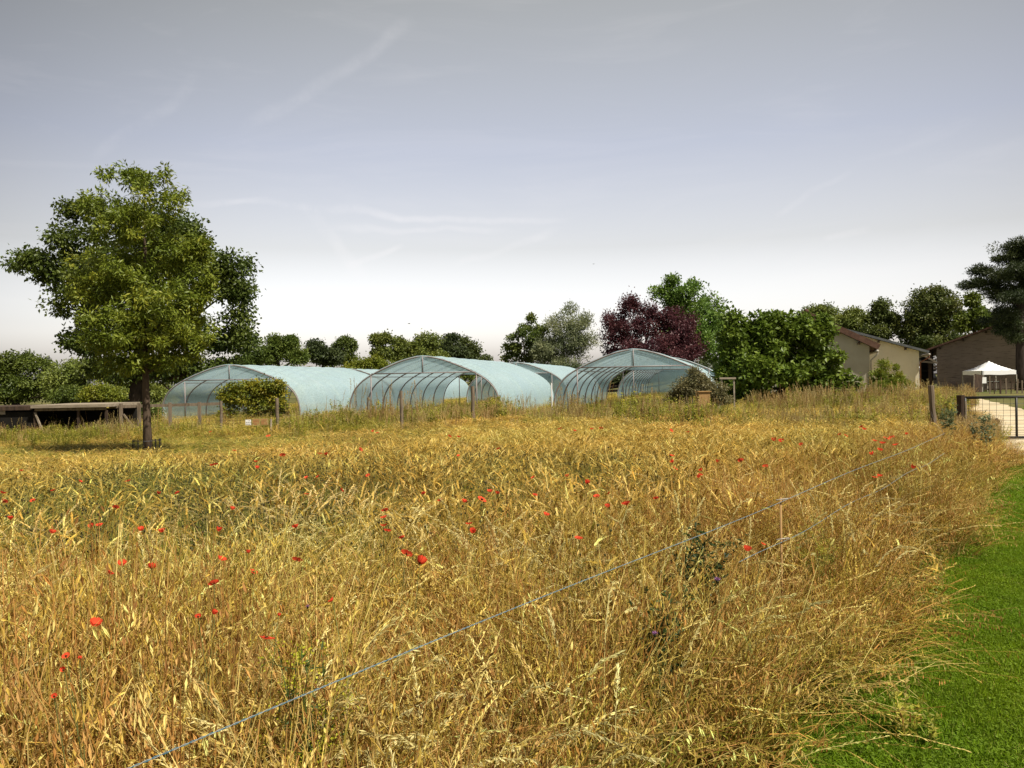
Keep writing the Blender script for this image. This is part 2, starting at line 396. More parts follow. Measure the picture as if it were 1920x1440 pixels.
# ------------------------------------------------------------ ground, lawn, gravel
def sheet(name, poly_test, xs, ys, mat, lift, kind='structure'):
    X, Y = np.meshgrid(xs, ys); Z = zg(X, Y) + lift
    V = np.stack([X, Y, Z], -1).reshape(-1, 3)
    ny, nx = X.shape
    i = (np.arange(ny - 1)[:, None] * nx + np.arange(nx - 1)[None, :])
    F = np.stack([i, i + 1, i + nx + 1, i + nx], -1).reshape(-1, 4)
    if poly_test is not None:
        cx = V[F].mean(1); F = F[poly_test(cx[:, 0], cx[:, 1])]
    b = MB(); b.add(V, F); o = b.build(name, mat, smooth=True); o['kind'] = kind; return o
xs = np.concatenate([np.linspace(-900, -60, 12), np.linspace(-55, 60, 80), np.linspace(70, 900, 12)])
ys = np.concatenate([np.linspace(-300, -12, 8), np.linspace(-10, 95, 90), np.linspace(110, 1500, 14)])
sheet('ground', None, xs, ys, M_GROUND, 0.0)

EDGE_N = -1.02      # where the mown lawn meets the meadow
def edge_wobble(s): return 0.10 * np.sin(s * 1.7) + 0.07 * np.sin(s * 4.1 + 1)
def strip(name, n0, n1, s0, s1, mat, lift, k=60, j=24):
    """sheet laid along the path direction, n0(s)..n1(s)"""
    S = np.linspace(s0, s1, k); T = np.linspace(0, 1, j)
    SS, TT = np.meshgrid(S, T)
    NN = n0(SS) * (1 - TT) + n1(SS) * TT
    X = NN * _n.x + SS * _d.x; Y = NN * _n.y + SS * _d.y
    Z = zg(X, Y) + lift
    V = np.stack([X, Y, Z], -1).reshape(-1, 3)
    i = (np.arange(j - 1)[:, None] * k + np.arange(k - 1)[None, :])
    F = np.stack([i, i + k, i + k + 1, i + 1], -1).reshape(-1, 4)
    b = MB(); b.add(V, F); o = b.build(name, mat, smooth=True); o['kind'] = 'structure'; return o
strip('lawn', lambda s: EDGE_N - 0.25 + 0 * s, lambda s: 9 + 0 * s, -8, 60, M_TURF, 0.012)
def loft(name, A, B, mat, lift, k=50, j=16):
    """ground sheet between two polylines"""
    def res(P):
        P = np.array(P, float); t = np.concatenate([[0], np.cumsum(np.linalg.norm(np.diff(P, axis=0), axis=1))]); t /= t[-1]
        u = np.linspace(0, 1, k); return np.stack([np.interp(u, t, P[:, 0]), np.interp(u, t, P[:, 1])], 1)
    a, b_ = res(A), res(B); T = np.linspace(0, 1, j)[:, None, None]
    P = a[None] * (1 - T) + b_[None] * T
    P = P + 0.10 * np.sin(P[..., ::-1] * 2.3) * (np.abs(T - 0.5) > 0.45) * (np.arange(k) > 1)[None, :, None]
    V = np.concatenate([P, (zg(P[..., 0], P[..., 1]) + lift)[..., None]], -1).reshape(-1, 3)
    i = (np.arange(j - 1)[:, None] * k + np.arange(k - 1)[None, :])
    F = np.stack([i, i + k, i + k + 1, i + 1], -1).reshape(-1, 4)
    m = MB(); m.add(V, F); o = m.build(name, mat, smooth=True); o['kind'] = 'structure'; return o
loft('gravel_drive', [(8.7, 14.8), (9.8, 17.8), (14, 26), (20, 38), (24, 52), (25, 62)],
     [(12.5, 13.2), (15, 18), (19, 30), (24, 41), (26.5, 50), (27.5, 61)], M_GRAVEL, 0.05)

# ------------------------------------------------------------ trees
def unit(n, r=rng):
    v = r.normal(size=(n, 3)); return v / np.linalg.norm(v, axis=1, keepdims=True)

def make_tree(name, label, cat, Y, blobs, leaf, nleaf, cols, mat=None, trunk=None, trunk_r=0.15, nclump=200, clump=0.45,
              flat=0.8, bark=None, depth=0.85, seed=1, group=None, shell=2.4, limb=0.35, gap=0.0, up=0.5, spray=0.0, drp=(0, 0)):
    """blobs: (px, py, rx, ry) ellipses of the outline in photo pixels, given real width, height and depth at distance Y.
    trunk: (px) of the trunk foot."""
    r = np.random.default_rng(seed)
    sc_ = Y / FPX
    cen, rad = [], []
    for b in blobs:
        c = at(b[0], b[1], Y); dy = (b[4] if len(b) > 4 else r.uniform(-0.25, 0.25) * b[2] * sc_)
        cen.append((c.x, Y + dy, c.z)); rad.append((b[2] * sc_, b[2] * sc_ * depth, b[3] * sc_))
    cen = np.array(cen); rad = np.array(rad)
    tp = at(trunk if trunk else blobs[0][0], 720, Y)
    bx, by = tp.x, Y; bz = zgf(bx, by)
    root = thing(name, label, cat, (bx, by, bz), 0, group)
    off = np.array((bx, by, bz))
    cen = cen - off
    wgt = (rad.prod(1)) ** 0.72; wgt /= wgt.sum()
    bi = r.choice(len(cen), nclump, p=wgt)
    u = unit(nclump, r) * (r.random((nclump, 1)) ** (1 / shell))
    cc = cen[bi] + u * np.maximum(rad[bi] - clump * 0.6, rad[bi] * 0.35)
    cc[:, 2] = np.maximum(cc[:, 2], clump * 0.5)
    csz = clump * r.uniform(0.55, 1.25, nclump)
    ctint = r.uniform(0, 1, nclump)
    # trunk and limbs
    topz = np.percentile(cc[:, 2], 96)
    k = 9; tz = np.linspace(-0.15, topz, k)
    cx = np.interp(tz, [0, topz], [0, np.median(cc[:, 0])]); cy_ = np.interp(tz, [0, topz], [0, np.median(cc[:, 1])])
    w = np.cumsum(r.normal(0, trunk_r * 0.25, (k, 2)), 0) * np.linspace(0, 1, k)[:, None]
    TP = np.stack([cx + w[:, 0], cy_ + w[:, 1], tz], 1)
    TR = trunk_r * np.interp(tz / topz, [-0.1, 0.0, 0.06, 0.5, 1], [1.45, 1.25, 1.0, 0.62, 0.12])
    tb = MB(); tb.tube(TP, TR, 10)
    order = r.permutation(nclump)[: int(nclump * limb)]
    nodes = []
    for q, ci in enumerate(order):
        p = cc[ci]; hd = np.hypot(p[0] - np.interp(p[2], tz, TP[:, 0]), p[1] - np.interp(p[2], tz, TP[:, 1]))
        z0 = np.clip(p[2] - hd * r.uniform(0.45, 0.95) - 0.05, topz * 0.20, topz * 0.95)
        s0 = np.array((np.interp(z0, tz, TP[:, 0]), np.interp(z0, tz, TP[:, 1]), z0))
        r0 = np.interp(z0, tz, TR) * 0.42
        if nodes and q > 12:
            A = np.array([n_[0] for n_ in nodes]); d = np.linalg.norm(A - p, axis=1) + (A[:, 2] > p[2]) * 0.8
            j = int(d.argmin())
            if d[j] < np.linalg.norm(s0 - p): s0, r0 = nodes[j][0], nodes[j][1] * 0.75
        m = (s0 + p) / 2 + r.normal(0, 0.06, 3) * np.linalg.norm(p - s0) + np.array((0, 0, -0.08 * np.linalg.norm(p - s0)))
        t = np.linspace(0, 1, 6)[:, None]
        P = (1 - t) ** 2 * s0 + 2 * t * (1 - t) * m + t ** 2 * p
        rr = r0 * (1 - 0.82 * t[:, 0])
        tb.tube(P, rr, 5, cap=False)
        nodes.append((P[2], rr[2])); nodes.append((P[3], rr[3])); nodes.append((P[4], rr[4]))
    tb.build('trunk', bark or M_BARK, root, smooth=True)
    # leaves: thick tufts round every clump centre
    li = r.integers(0, nclump, nleaf)
    d = unit(nleaf, r); rr = r.random((nleaf, 1)) ** (1 / 1.9)
    stray = (r.random((nleaf, 1)) < 0.06) * 0.5 + 1
    off_ = d * rr * csz[li][:, None] * stray; off_[:, 2] *= flat
    P = cc[li] + off_
    if gap > 0:
        f = np.sin(P[:, 0] * 2.9 / (clump * 2) + seed) * np.sin(P[:, 2] * 3.3 / (clump * 2) + 1) * np.sin(P[:, 1] * 2.7 / (clump * 2))
        keep = f < (1 - gap); P = P[keep]; off_ = off_[keep]; li = li[keep]; d = d[keep]
    n = len(P)
    D = d * 0.8 + unit(n, r) * 0.8 + np.array((0, 0, -0.25 + spray))
    Nn = unit(n, r) * 0.75 + d * 0.5 + np.array((0, 0, up))
    L = leaf[0] * r.uniform(0.6, 1.25, n); W = leaf[1] * r.uniform(0.7, 1.2, n)
    cols = np.array(cols); t = np.clip(ctint[li] * 0.6 + r.random(n) * 0.55 - 0.08, 0, 0.999) * (len(cols) - 1)
    i0 = t.astype(int); fr = (t - i0)[:, None]
    col = cols[i0] * (1 - fr) + cols[np.minimum(i0 + 1, len(cols) - 1)] * fr
    cb = MB(); cb.leaf(P, D, Nn, L, W, col)
    cb.build('crown', mat or M_LEAF, root)
    return root

G_ASH = [(0.0875, 0.1178, 0.0122), (0.1283, 0.1674, 0.0184), (0.175, 0.2108, 0.0255), (0.2683, 0.2728, 0.0306)]
G_OAK = [(0.0652, 0.0963, 0.0154), (0.101, 0.1366, 0.0232), (0.1475, 0.1863, 0.0322)]
G_FAR = [(0.099, 0.126, 0.0277), (0.153, 0.189, 0.0385), (0.225, 0.261, 0.0539)]
G_YEL = [(0.1375, 0.175, 0.015), (0.2125, 0.2375, 0.025), (0.3, 0.2875, 0.03)]
G_LIGHT = [(0.108, 0.18, 0.03), (0.156, 0.252, 0.042), (0.216, 0.324, 0.06)]
G_SILV = [(0.1625, 0.1875, 0.0875), (0.25, 0.275, 0.1375), (0.3625, 0.375, 0.2125)]
G_PURP = [(0.052, 0.0177, 0.0232), (0.0869, 0.0277, 0.0361), (0.139, 0.0505, 0.058)]
G_FIG = [(0.0648, 0.0977, 0.0127), (0.1053, 0.1563, 0.019), (0.1781, 0.2346, 0.0317)]
G_DARK = [(0.033, 0.048, 0.0182), (0.0525, 0.072, 0.0252), (0.075, 0.0975, 0.0336)]

make_tree('ash_tree', 'tall leafy ash tree with slim reddish trunk at the left edge of the meadow', 'tree', 18.8,
          [(262, 340, 66, 44), (255, 410, 112, 66), (262, 490, 140, 72), (268, 560, 150, 70), (285, 615, 135, 58), (345, 640, 60, 52),
           (225, 640, 85, 40), (330, 370, 34, 44), (345, 470, 52, 60), (205, 322, 24, 22), (180, 550, 62, 50), (372, 560, 50, 62), (300, 676, 80, 26), (180, 610, 55, 36), (235, 688, 70, 24), (360, 668, 42, 30), (300, 318, 30, 16), (240, 312, 22, 14)],
          (0.12, 0.042), 60000, G_ASH, trunk=275, trunk_r=0.095, nclump=470, clump=0.25, flat=0.8, seed=3, limb=0.5, gap=0.85, shell=2.0)
make_tree('oak_tree', 'broad dark oak spreading on both sides behind the slim ash tree', 'tree', 47,
          [(250, 500, 150, 110), (130, 450, 58, 66), (145, 388, 55, 24), (75, 495, 56, 38), (40, 490, 36, 24), (165, 540, 85, 64), (112, 575, 32, 26), (100, 520, 50, 30),
           (425, 520, 60, 64), (455, 590, 40, 66), (410, 640, 78, 40), (330, 620, 90, 60), (160, 640, 60, 40), (350, 470, 64, 64), (280, 420, 90, 60), (440, 490, 30, 30), (250, 690, 130, 34), (400, 690, 70, 30), (465, 640, 28, 34)],
          (0.24, 0.15), 64000, G_OAK, trunk=252, trunk_r=0.42, nclump=420, clump=0.80, flat=0.8, seed=4, limb=0.4, gap=0.5, bark=M_DARKBARK)
make_tree('purple_plum_tree', 'dark purple leaved plum tree behind the right greenhouse', 'tree', 72,
          [(1195, 605, 62, 52), (1160, 630, 40, 50), (1265, 620, 58, 52), (1290, 655, 44, 36), (1225, 660, 90, 38), (1182, 570, 20, 18), (1235, 590, 30, 22), (1140, 600, 12, 20)],
          (0.24, 0.12), 32000, G_PURP, trunk_r=0.22, nclump=260, clump=0.68, seed=5, flat=1.0, gap=0.35, spray=0.35)
make_tree('maple_tree', 'bright green tree rising behind the purple plum tree', 'tree', 80,
          [(1270, 550, 50, 24), (1262, 528, 16, 14), (1300, 535, 18, 16), (1240, 550, 22, 20), (1300, 580, 62, 45), (1345, 600, 34, 44), (1340, 660, 45, 35), (1290, 630, 70, 50), (1232, 545, 14, 10)],
          (0.30, 0.17), 24000, G_LIGHT, trunk=1295, trunk_r=0.25, nclump=200, clump=0.80, seed=6, gap=0.45, spray=0.3)
make_tree('fig_tree', 'large dense fig with big glossy dark leaves beside the low house', 'tree', 37,
          [(1420, 640, 74, 60), (1500, 645, 84, 62), (1558, 680, 56, 56), (1372, 660, 48, 60), (1460, 690, 130, 60), (1440, 610, 56, 30), (1510, 620, 58, 34), (1475, 622, 95, 42), (1385, 705, 56, 50), (1545, 715, 66, 40), (1375, 600, 26, 22), (1400, 740, 60, 30), (1530, 745, 60, 28)],
          (0.23, 0.155), 36000, G_FIG, mat=M_FIG, trunk=1465, trunk_r=0.16, nclump=300, clump=0.45, seed=7, depth=0.6, shell=3.5, up=0.7)
make_tree('willow_tree', 'silvery grey green willow between tunnel roofs and the purple plum', 'tree', 76,
          [(1062, 610, 46, 38), (1040, 650, 62, 35), (1085, 640, 40, 48), (1095, 600, 16, 18), (1070, 578, 10, 14), (1020, 660, 44, 34), (1060, 690, 66, 24)],
          (0.28, 0.075), 24000, G_SILV, trunk_r=0.2, nclump=200, clump=0.75, seed=8, gap=0.2, spray=0.5)
make_tree('elder_tree', 'thin straggly green tree left of the silvery willow', 'tree', 77,
          [(998, 598, 14, 16), (985, 632, 38, 22), (962, 655, 32, 20), (1000, 576, 8, 10), (978, 614, 20, 8), (1000, 668, 44, 24), (948, 672, 20, 16), (1012, 620, 20, 16), (970, 695, 50, 18)],
          (0.28, 0.14), 11000, [(0.06, 0.09, 0.015), (0.12, 0.15, 0.03), (0.18, 0.19, 0.05)], trunk=990, trunk_r=0.14, nclump=90, clump=0.55, seed=9, gap=0.4, spray=0.3)
FAR = 'distant trees along the skyline'
def far_tree(name, label, Y, blobs, cols=G_FAR, n=9000, seed=0, gap=0.35, leaf=(0.42, 0.26), clump=1.0, **k):
    leaf = (leaf[0] * .74, leaf[1] * .74); n = int(n * 1.6)
    nb = len(blobs)
    return make_tree(name, label, 'tree', Y, blobs, leaf, n, cols, trunk_r=0.35, nclump=k.pop('nclump', 110), clump=clump, seed=seed, limb=0.3, bark=M_DARKBARK, group=FAR, gap=gap, **k)
far_tree('cedar_tree', 'dark cedar at the right end of the distant tree group above the middle tunnel', 105, [(838, 655, 34, 24), (862, 662, 26, 20), (820, 650, 24, 16), (845, 632, 18, 7)], G_DARK, 9000, 11, flat=0.45)
far_tree('oak_tree', 'rounded green tree left of the dark distant cedar', 100, [(770, 655, 40, 26), (740, 660, 32, 22), (800, 640, 28, 18), (750, 640, 22, 12), (790, 670, 60, 20)], G_FAR, 12000, 12, gap=0.2)
far_tree('oak_tree', 'small open crowned tree at the left end of the distant group', 98, [(708, 640, 17, 14), (700, 632, 8, 8), (722, 634, 12, 8), (716, 662, 22, 14)], G_FAR, 4200, 13, gap=0.45, nclump=50, clump=0.8)
far_tree('oak_tree', 'pale green tree fringing the right side of the dark distant cedar', 110, [(885, 655, 14, 16), (870, 640, 14, 10), (880, 672, 22, 10), (905, 676, 18, 6)], [(0.08, 0.11, 0.03), (0.12, 0.15, 0.04)], 4500, 14, nclump=50)
far_tree('oak_tree', 'lone thin tree with see-through crown above the left tunnel roof', 95, [(648, 642, 20, 10), (636, 652, 16, 9), (660, 650, 12, 9), (650, 672, 24, 14)], [(0.07, 0.10, 0.02), (0.12, 0.15, 0.03)], 4200, 15, gap=0.55, nclump=46, clump=0.75)
far_tree('yew_tree', 'low dark green tree between two paler trees above left tunnel', 90, [(598, 662, 26, 20), (618, 668, 28, 18), (590, 650, 14, 10)], G_DARK, 7000, 16)
far_tree('hornbeam_tree', 'spiky topped green tree above the left tunnel beside the oak', 72, [(530, 655, 30, 24), (505, 665, 34, 24), (545, 640, 16, 12), (515, 640, 14, 10), (560, 668, 24, 20), (470, 680, 40, 22)], [(0.055, 0.085, 0.015), (0.09, 0.13, 0.025), (0.13, 0.17, 0.03)], 14000, 17, leaf=(0.3, 0.15), clump=0.7, spray=0.6)
far_tree('hazel_bush', 'yellow green bush between left tunnel roof and the middle arch', 85, [(690, 682, 30, 14), (720, 684, 26, 14), (665, 690, 26, 12), (705, 672, 14, 8), (745, 690, 20, 12)], G_YEL, 8000, 18, leaf=(0.28, 0.16), clump=0.6)
far_tree('oak_tree', 'big rounded tree above the roofs of the farm buildings', 98, [(1745, 575, 55, 34), (1725, 610, 50, 38), (1775, 605, 40, 34), (1745, 550, 38, 16), (1700, 620, 30, 26), (1750, 640, 66, 24)], [(0.05, 0.075, 0.018), (0.08, 0.10, 0.024), (0.13, 0.13, 0.03)], 20000, 20, nclump=190)
far_tree('oak_tree', 'dark feathery tree just above the ridge of the low house', 112, [(1540, 584, 32, 16), (1520, 590, 20, 14), (1560, 592, 24, 16), (1545, 606, 40, 14)], G_FAR, 8000, 21, gap=0.3)
far_tree('oak_tree', 'bluish green tree right of the ridge of the low house', 104, [(1600, 592, 24, 16), (1588, 606, 30, 18), (1615, 615, 26, 18), (1625, 600, 16, 14)], G_FAR, 8000, 22)
far_tree('lime_tree', 'pale green tree next to the big rounded tree above the roofs', 100, [(1654, 575, 20, 16), (1645, 592, 22, 16), (1665, 600, 26, 20), (1640, 625, 34, 18)], [(0.09, 0.12, 0.03), (0.14, 0.17, 0.04)], 8000, 23, gap=0.3)
far_tree('acacia_tree', 'light open tree between the rounded tree and the black pine', 84, [(1822, 560, 16, 18), (1835, 590, 26, 22), (1810, 605, 22, 22), (1850, 605, 30, 20)], [(0.09, 0.13, 0.02), (0.15, 0.19, 0.03)], 8000, 24, gap=0.55, clump=0.8)
far_tree('walnut_tree', 'dark green tree at the far left edge above the dark shed', 70, [(30, 680, 48, 26), (75, 690, 40, 24), (10, 700, 40, 30), (60, 720, 70, 26), (20, 738, 60, 22), (95, 740, 50, 20), (-40, 738, 50, 24), (-60, 690, 60, 34)], G_OAK, 17000, 25, leaf=(0.32, 0.2), clump=0.8, nclump=170)
far_tree('hawthorn_tree', 'mid green tree between the far left walnut and the oak', 62, [(135, 690, 40, 26), (115, 715, 44, 26), (180, 690, 40, 26), (220, 700, 40, 24), (150, 735, 50, 26), (230, 735, 50, 26), (290, 735, 50, 24)], G_FAR, 13000, 26, leaf=(0.28, 0.17), clump=0.7, nclump=150)
far_tree('box_bush', 'dark rounded bush behind the right end of the shed roof', 44, [(133, 738, 28, 18), (120, 745, 26, 14)], G_OAK, 5000, 27, leaf=(0.16, 0.09), clump=0.4, nclump=50)
far_tree('golden_bush', 'yellow green bush behind the shed left of the ash trunk', 42, [(180, 735, 28, 20), (208, 738, 22, 18), (165, 745, 22, 12)], G_YEL, 6000, 28, leaf=(0.16, 0.08), clump=0.4, nclump=60)
far_tree('laurel_bush', 'dark green bush behind the rail fence beside the ash trunk', 36, [(232, 778, 32, 22), (262, 772, 26, 20), (285, 775, 20, 16)], G_FAR, 9000, 29, leaf=(0.14, 0.08), clump=0.36, nclump=90)
far_tree('laurel_bush', 'broad bush behind the left tunnel and below the oak', 58, [(330, 700, 60, 22), (400, 700, 60, 24), (460, 705, 60, 22), (540, 705, 60, 20)], G_FAR, 13000, 30, leaf=(0.24, 0.14), clump=0.6, nclump=130)
far_tree('privet_bush', 'leafy bush glimpsed behind the middle tunnels', 84, [(780, 700, 70, 20), (860, 702, 60, 20), (930, 700, 60, 20), (640, 705, 80, 18)], G_FAR, 12000, 31, leaf=(0.32, 0.2), clump=0.8, nclump=130)
far_tree('privet_bush', 'low shrubbery behind the right tunnels below the plum', 70, [(1060, 700, 70, 20), (1150, 700, 70, 24), (1240, 700, 70, 24), (1330, 700, 60, 30)], G_DARK, 12000, 32, leaf=(0.28, 0.18), clump=0.7, nclump=130)
far_tree('laurel_bush', 'broad dark hedge bush at the far right behind the barn', 115, [(1640, 660, 90, 30), (1740, 665, 90, 30), (1850, 660, 90, 30), (1950, 640, 90, 50)], G_DARK, 12000, 33, nclump=130)
make_tree('pine_tree', 'tall black pine with layered pads of needles at the right edge', 'tree', 60,
          [(1898, 480, 42, 22, 0), (1853, 503, 26, 15, 1), (1890, 515, 62, 22, -1), (1848, 530, 38, 17, 1), (1900, 545, 62, 26, 0), (1870, 562, 34, 14, -2), (1884, 600, 34, 34, 0),
           (1925, 590, 60, 40, 2), (1900, 632, 26, 18, 0), (1935, 500, 50, 36, 0), (1960, 550, 60, 36, 1), (1890, 464, 30, 10, 0), (1930, 460, 44, 22, 0)],
          (0.24, 0.06), 60000, G_DARK, trunk=1916, trunk_r=0.40, nclump=420, clump=0.55, flat=0.6, seed=40, shell=2.2, bark=M_DARKBARK, spray=0.3)
make_tree('berberis_bush', 'yellow green spiky bush growing between the two pale house walls', 'bush', 42,
          [(1668, 708, 34, 34), (1682, 726, 34, 22), (1658, 735, 40, 24), (1655, 695, 16, 18), (1690, 712, 18, 10), (1660, 735, 36, 14)],
          (0.13, 0.055), 17000, [(0.11, 0.15, 0.02), (0.17, 0.21, 0.03), (0.27, 0.26, 0.04)], trunk_r=0.05, nclump=90, clump=0.26, seed=41, spray=0.7)
make_tree('vine_shrub', 'leafy green and yellow shrub filling the mouth of the left tunnel', 'shrub', 34,
          [(478, 750, 66, 40), (440, 740, 36, 28), (512, 735, 38, 30), (525, 765, 28, 26), (430, 775, 28, 26), (475, 722, 36, 12)],
          (0.11, 0.075), 15000, [(0.075, 0.10, 0.012), (0.14, 0.16, 0.018), (0.22, 0.21, 0.02), (0.36, 0.29, 0.03)], trunk_r=0.05, nclump=150, clump=0.26, seed=42, depth=0.5, up=0.8)
make_tree('spirea_shrub', 'straw coloured arching shrub at the right side of the right tunnel', 'shrub', 29.5,
          [(1310, 720, 40, 26), (1335, 735, 32, 22), (1285, 728, 32, 24), (1302, 700, 16, 16), (1270, 745, 30, 16), (1350, 748, 22, 18)],
          (0.10, 0.035), 13000, [(0.11, 0.12, 0.05), (0.20, 0.18, 0.08), (0.36, 0.31, 0.16)], trunk_r=0.04, nclump=150, clump=0.24, seed=43, spray=0.2, depth=0.6)

# ------------------------------------------------------------ polytunnels
PROF = np.array([(-3.15, 0.0), (-3.15, 0.61), (-3.06, 1.07), (-2.78, 1.50), (-2.25, 1.86), (-1.6, 2.15), (-0.8, 2.46), (0, 2.62)])
PROF = np.concatenate([PROF, PROF[-2::-1] * np.array((-1, 1))])
def prof_dense(k=41, s=1.0, w=1.0):
    P = PROF.copy()
    t = np.concatenate([[0], np.cumsum(np.linalg.norm(np.diff(P, axis=0), axis=1))]); t /= t[-1]
    u = np.linspace(0, 1, k)
    for _ in range(1): pass
    x = np.interp(u, t, P[:, 0]); z = np.interp(u, t, P[:, 1])
    for _ in range(2):  # soften the corners, keep the peak
        xs_, zs_ = x.copy(), z.copy()
        x[1:-1] = 0.25 * xs_[:-2] + 0.5 * xs_[1:-1] + 0.25 * xs_[2:]; z[1:-1] = 0.25 * zs_[:-2] + 0.5 * zs_[1:-1] + 0.25 * zs_[2:]
    return np.stack([x * w, z * s], 1)
def arch_z(x):
    D = prof_dense(); i = D[:, 0] <= 0
    return np.interp(-abs(x), D[i, 0], D[i, 1])
def polytunnel(label, px, pyfoot_Y, ang, n_hoops, spacing=1.85, seed=0, w=1.0, closed=False):
    X0 = at(px, 712, pyfoot_Y).x
    z0 = zgf(X0, pyfoot_Y)
    t = thing('polytunnel', label, 'greenhouse', (X0, pyfoot_Y, z0), -R(ang), 'netted polytunnels behind the meadow')
    r = np.random.default_rng(seed)
    D = prof_dense(w=w); L = (n_hoops - 1) * spacing
    # covering net
    sub = 5; ny = (n_hoops - 1) * sub + 1; yy = np.linspace(0, L, ny)
    sag = np.sin(np.linspace(0, np.pi * (n_hoops - 1), ny)) ** 2
    V = []
    for q in range(ny):
        s_ = 1 + 0.012 - 0.016 * sag[q]
        V.append(np.stack([D[:, 0] * s_ + r.normal(0, 0.006, len(D)), np.full(len(D), yy[q]), D[:, 1] * s_ + 0.015 + r.normal(0, 0.006, len(D))], 1))
    V = np.concatenate(V); m = len(D)
    i = np.arange(ny - 1)[:, None] * m + np.arange(m - 1)[None, :]
    F = np.stack([i, i + 1, i + m + 1, i + m], -1).reshape(-1, 4)
    b = MB(); b.add(V, F); b.build('cover', M_NET, t, smooth=True)
    # gable nets above the cross bars
    zb = 1.93
    for y, zb in ((0.02, 1.93), (L - 0.02, 0.0 if closed else 1.93)):
        top = D[D[:, 1] > zb] if zb else D; xs_ = np.concatenate([[-abs(top[0, 0]) - 0.06 * (zb > 0)], top[:, 0], [abs(top[0, 0]) + 0.06 * (zb > 0)]])
        zt = np.concatenate([[zb], top[:, 1], [zb]]); k = len(xs_)
        V = np.concatenate([np.stack([xs_, np.full(k, y) + 0.02 * np.sin(xs_ * 2), np.full(k, zb)], 1), np.stack([xs_, np.full(k, y), zt + 0.001], 1)])
        j = np.arange(k - 1); g = MB(); g.add(V, np.stack([j, j + 1, j + 1 + k, j + k], -1)); g.build('gable_net', M_NET, t)
    zb = 1.93
    # hoops
    hp = MB(); hp.tube(np.stack([D[:, 0], 0 * D[:, 0], D[:, 1]], 1), 0.03, 6)
    hm = hp.mesh('hoop', M_PIPE, True)
    for q in range(n_hoops):
        o = bpy.data.objects.new('hoop', hm); C.objects.link(o); o.parent = t; o.location = (0, q * spacing, 0)
    for y in (0.0, L):
        f = MB(); hw = abs(D[np.abs(D[:, 1] - zb).argmin(), 0])
        f.tube([(-hw, y, zb), (hw, y, zb)], 0.026, 6); f.build('cross_bar', M_PIPE, t, True)
        f = MB(); f.tube([(0, y, zb), (0, y, 2.6)], 0.022, 6); f.build('king_post', M_PIPE, t, True)
        for x in (-2.2, 2.2):
            f = MB(); f.tube([(x, y, 0), (x, y, arch_z(x))], 0.026, 6); f.build('upright', M_PIPE, t, True)
    for x in (-2.25, 0, 2.25):
        f = MB(); zz = arch_z(x) - 0.03; f.tube([(x, 0, zz), (x, L, zz)], 0.018, 6); f.build('ridge_bar' if x == 0 else 'purlin', M_PIPE, t, True)
    return t
polytunnel('left front tunnel of blue net, with a leafy shrub filling its mouth', 430, 36.2, 10, 8, seed=1, w=1.07)
polytunnel('middle front tunnel of blue net, its open mouth showing bare hoops', 793, 32, 12.2, 8, seed=2)
polytunnel('right front tunnel of blue net, the highest arch, in front of the purple plum', 1188, 31, 15, 9, 1.8, seed=3)
polytunnel('left rear tunnel of blue net, its roof showing behind the left front one', 655, 54, 8, 15, seed=4, closed=True)
polytunnel('middle rear tunnel of blue net, seen through and beyond the middle front one', 968, 49, 12.2, 11, seed=5, closed=True)
polytunnel('right rear tunnel of blue net, seen through the open mouth of the right front one', 1258, 47.5, 15, 11, seed=6, closed=True)

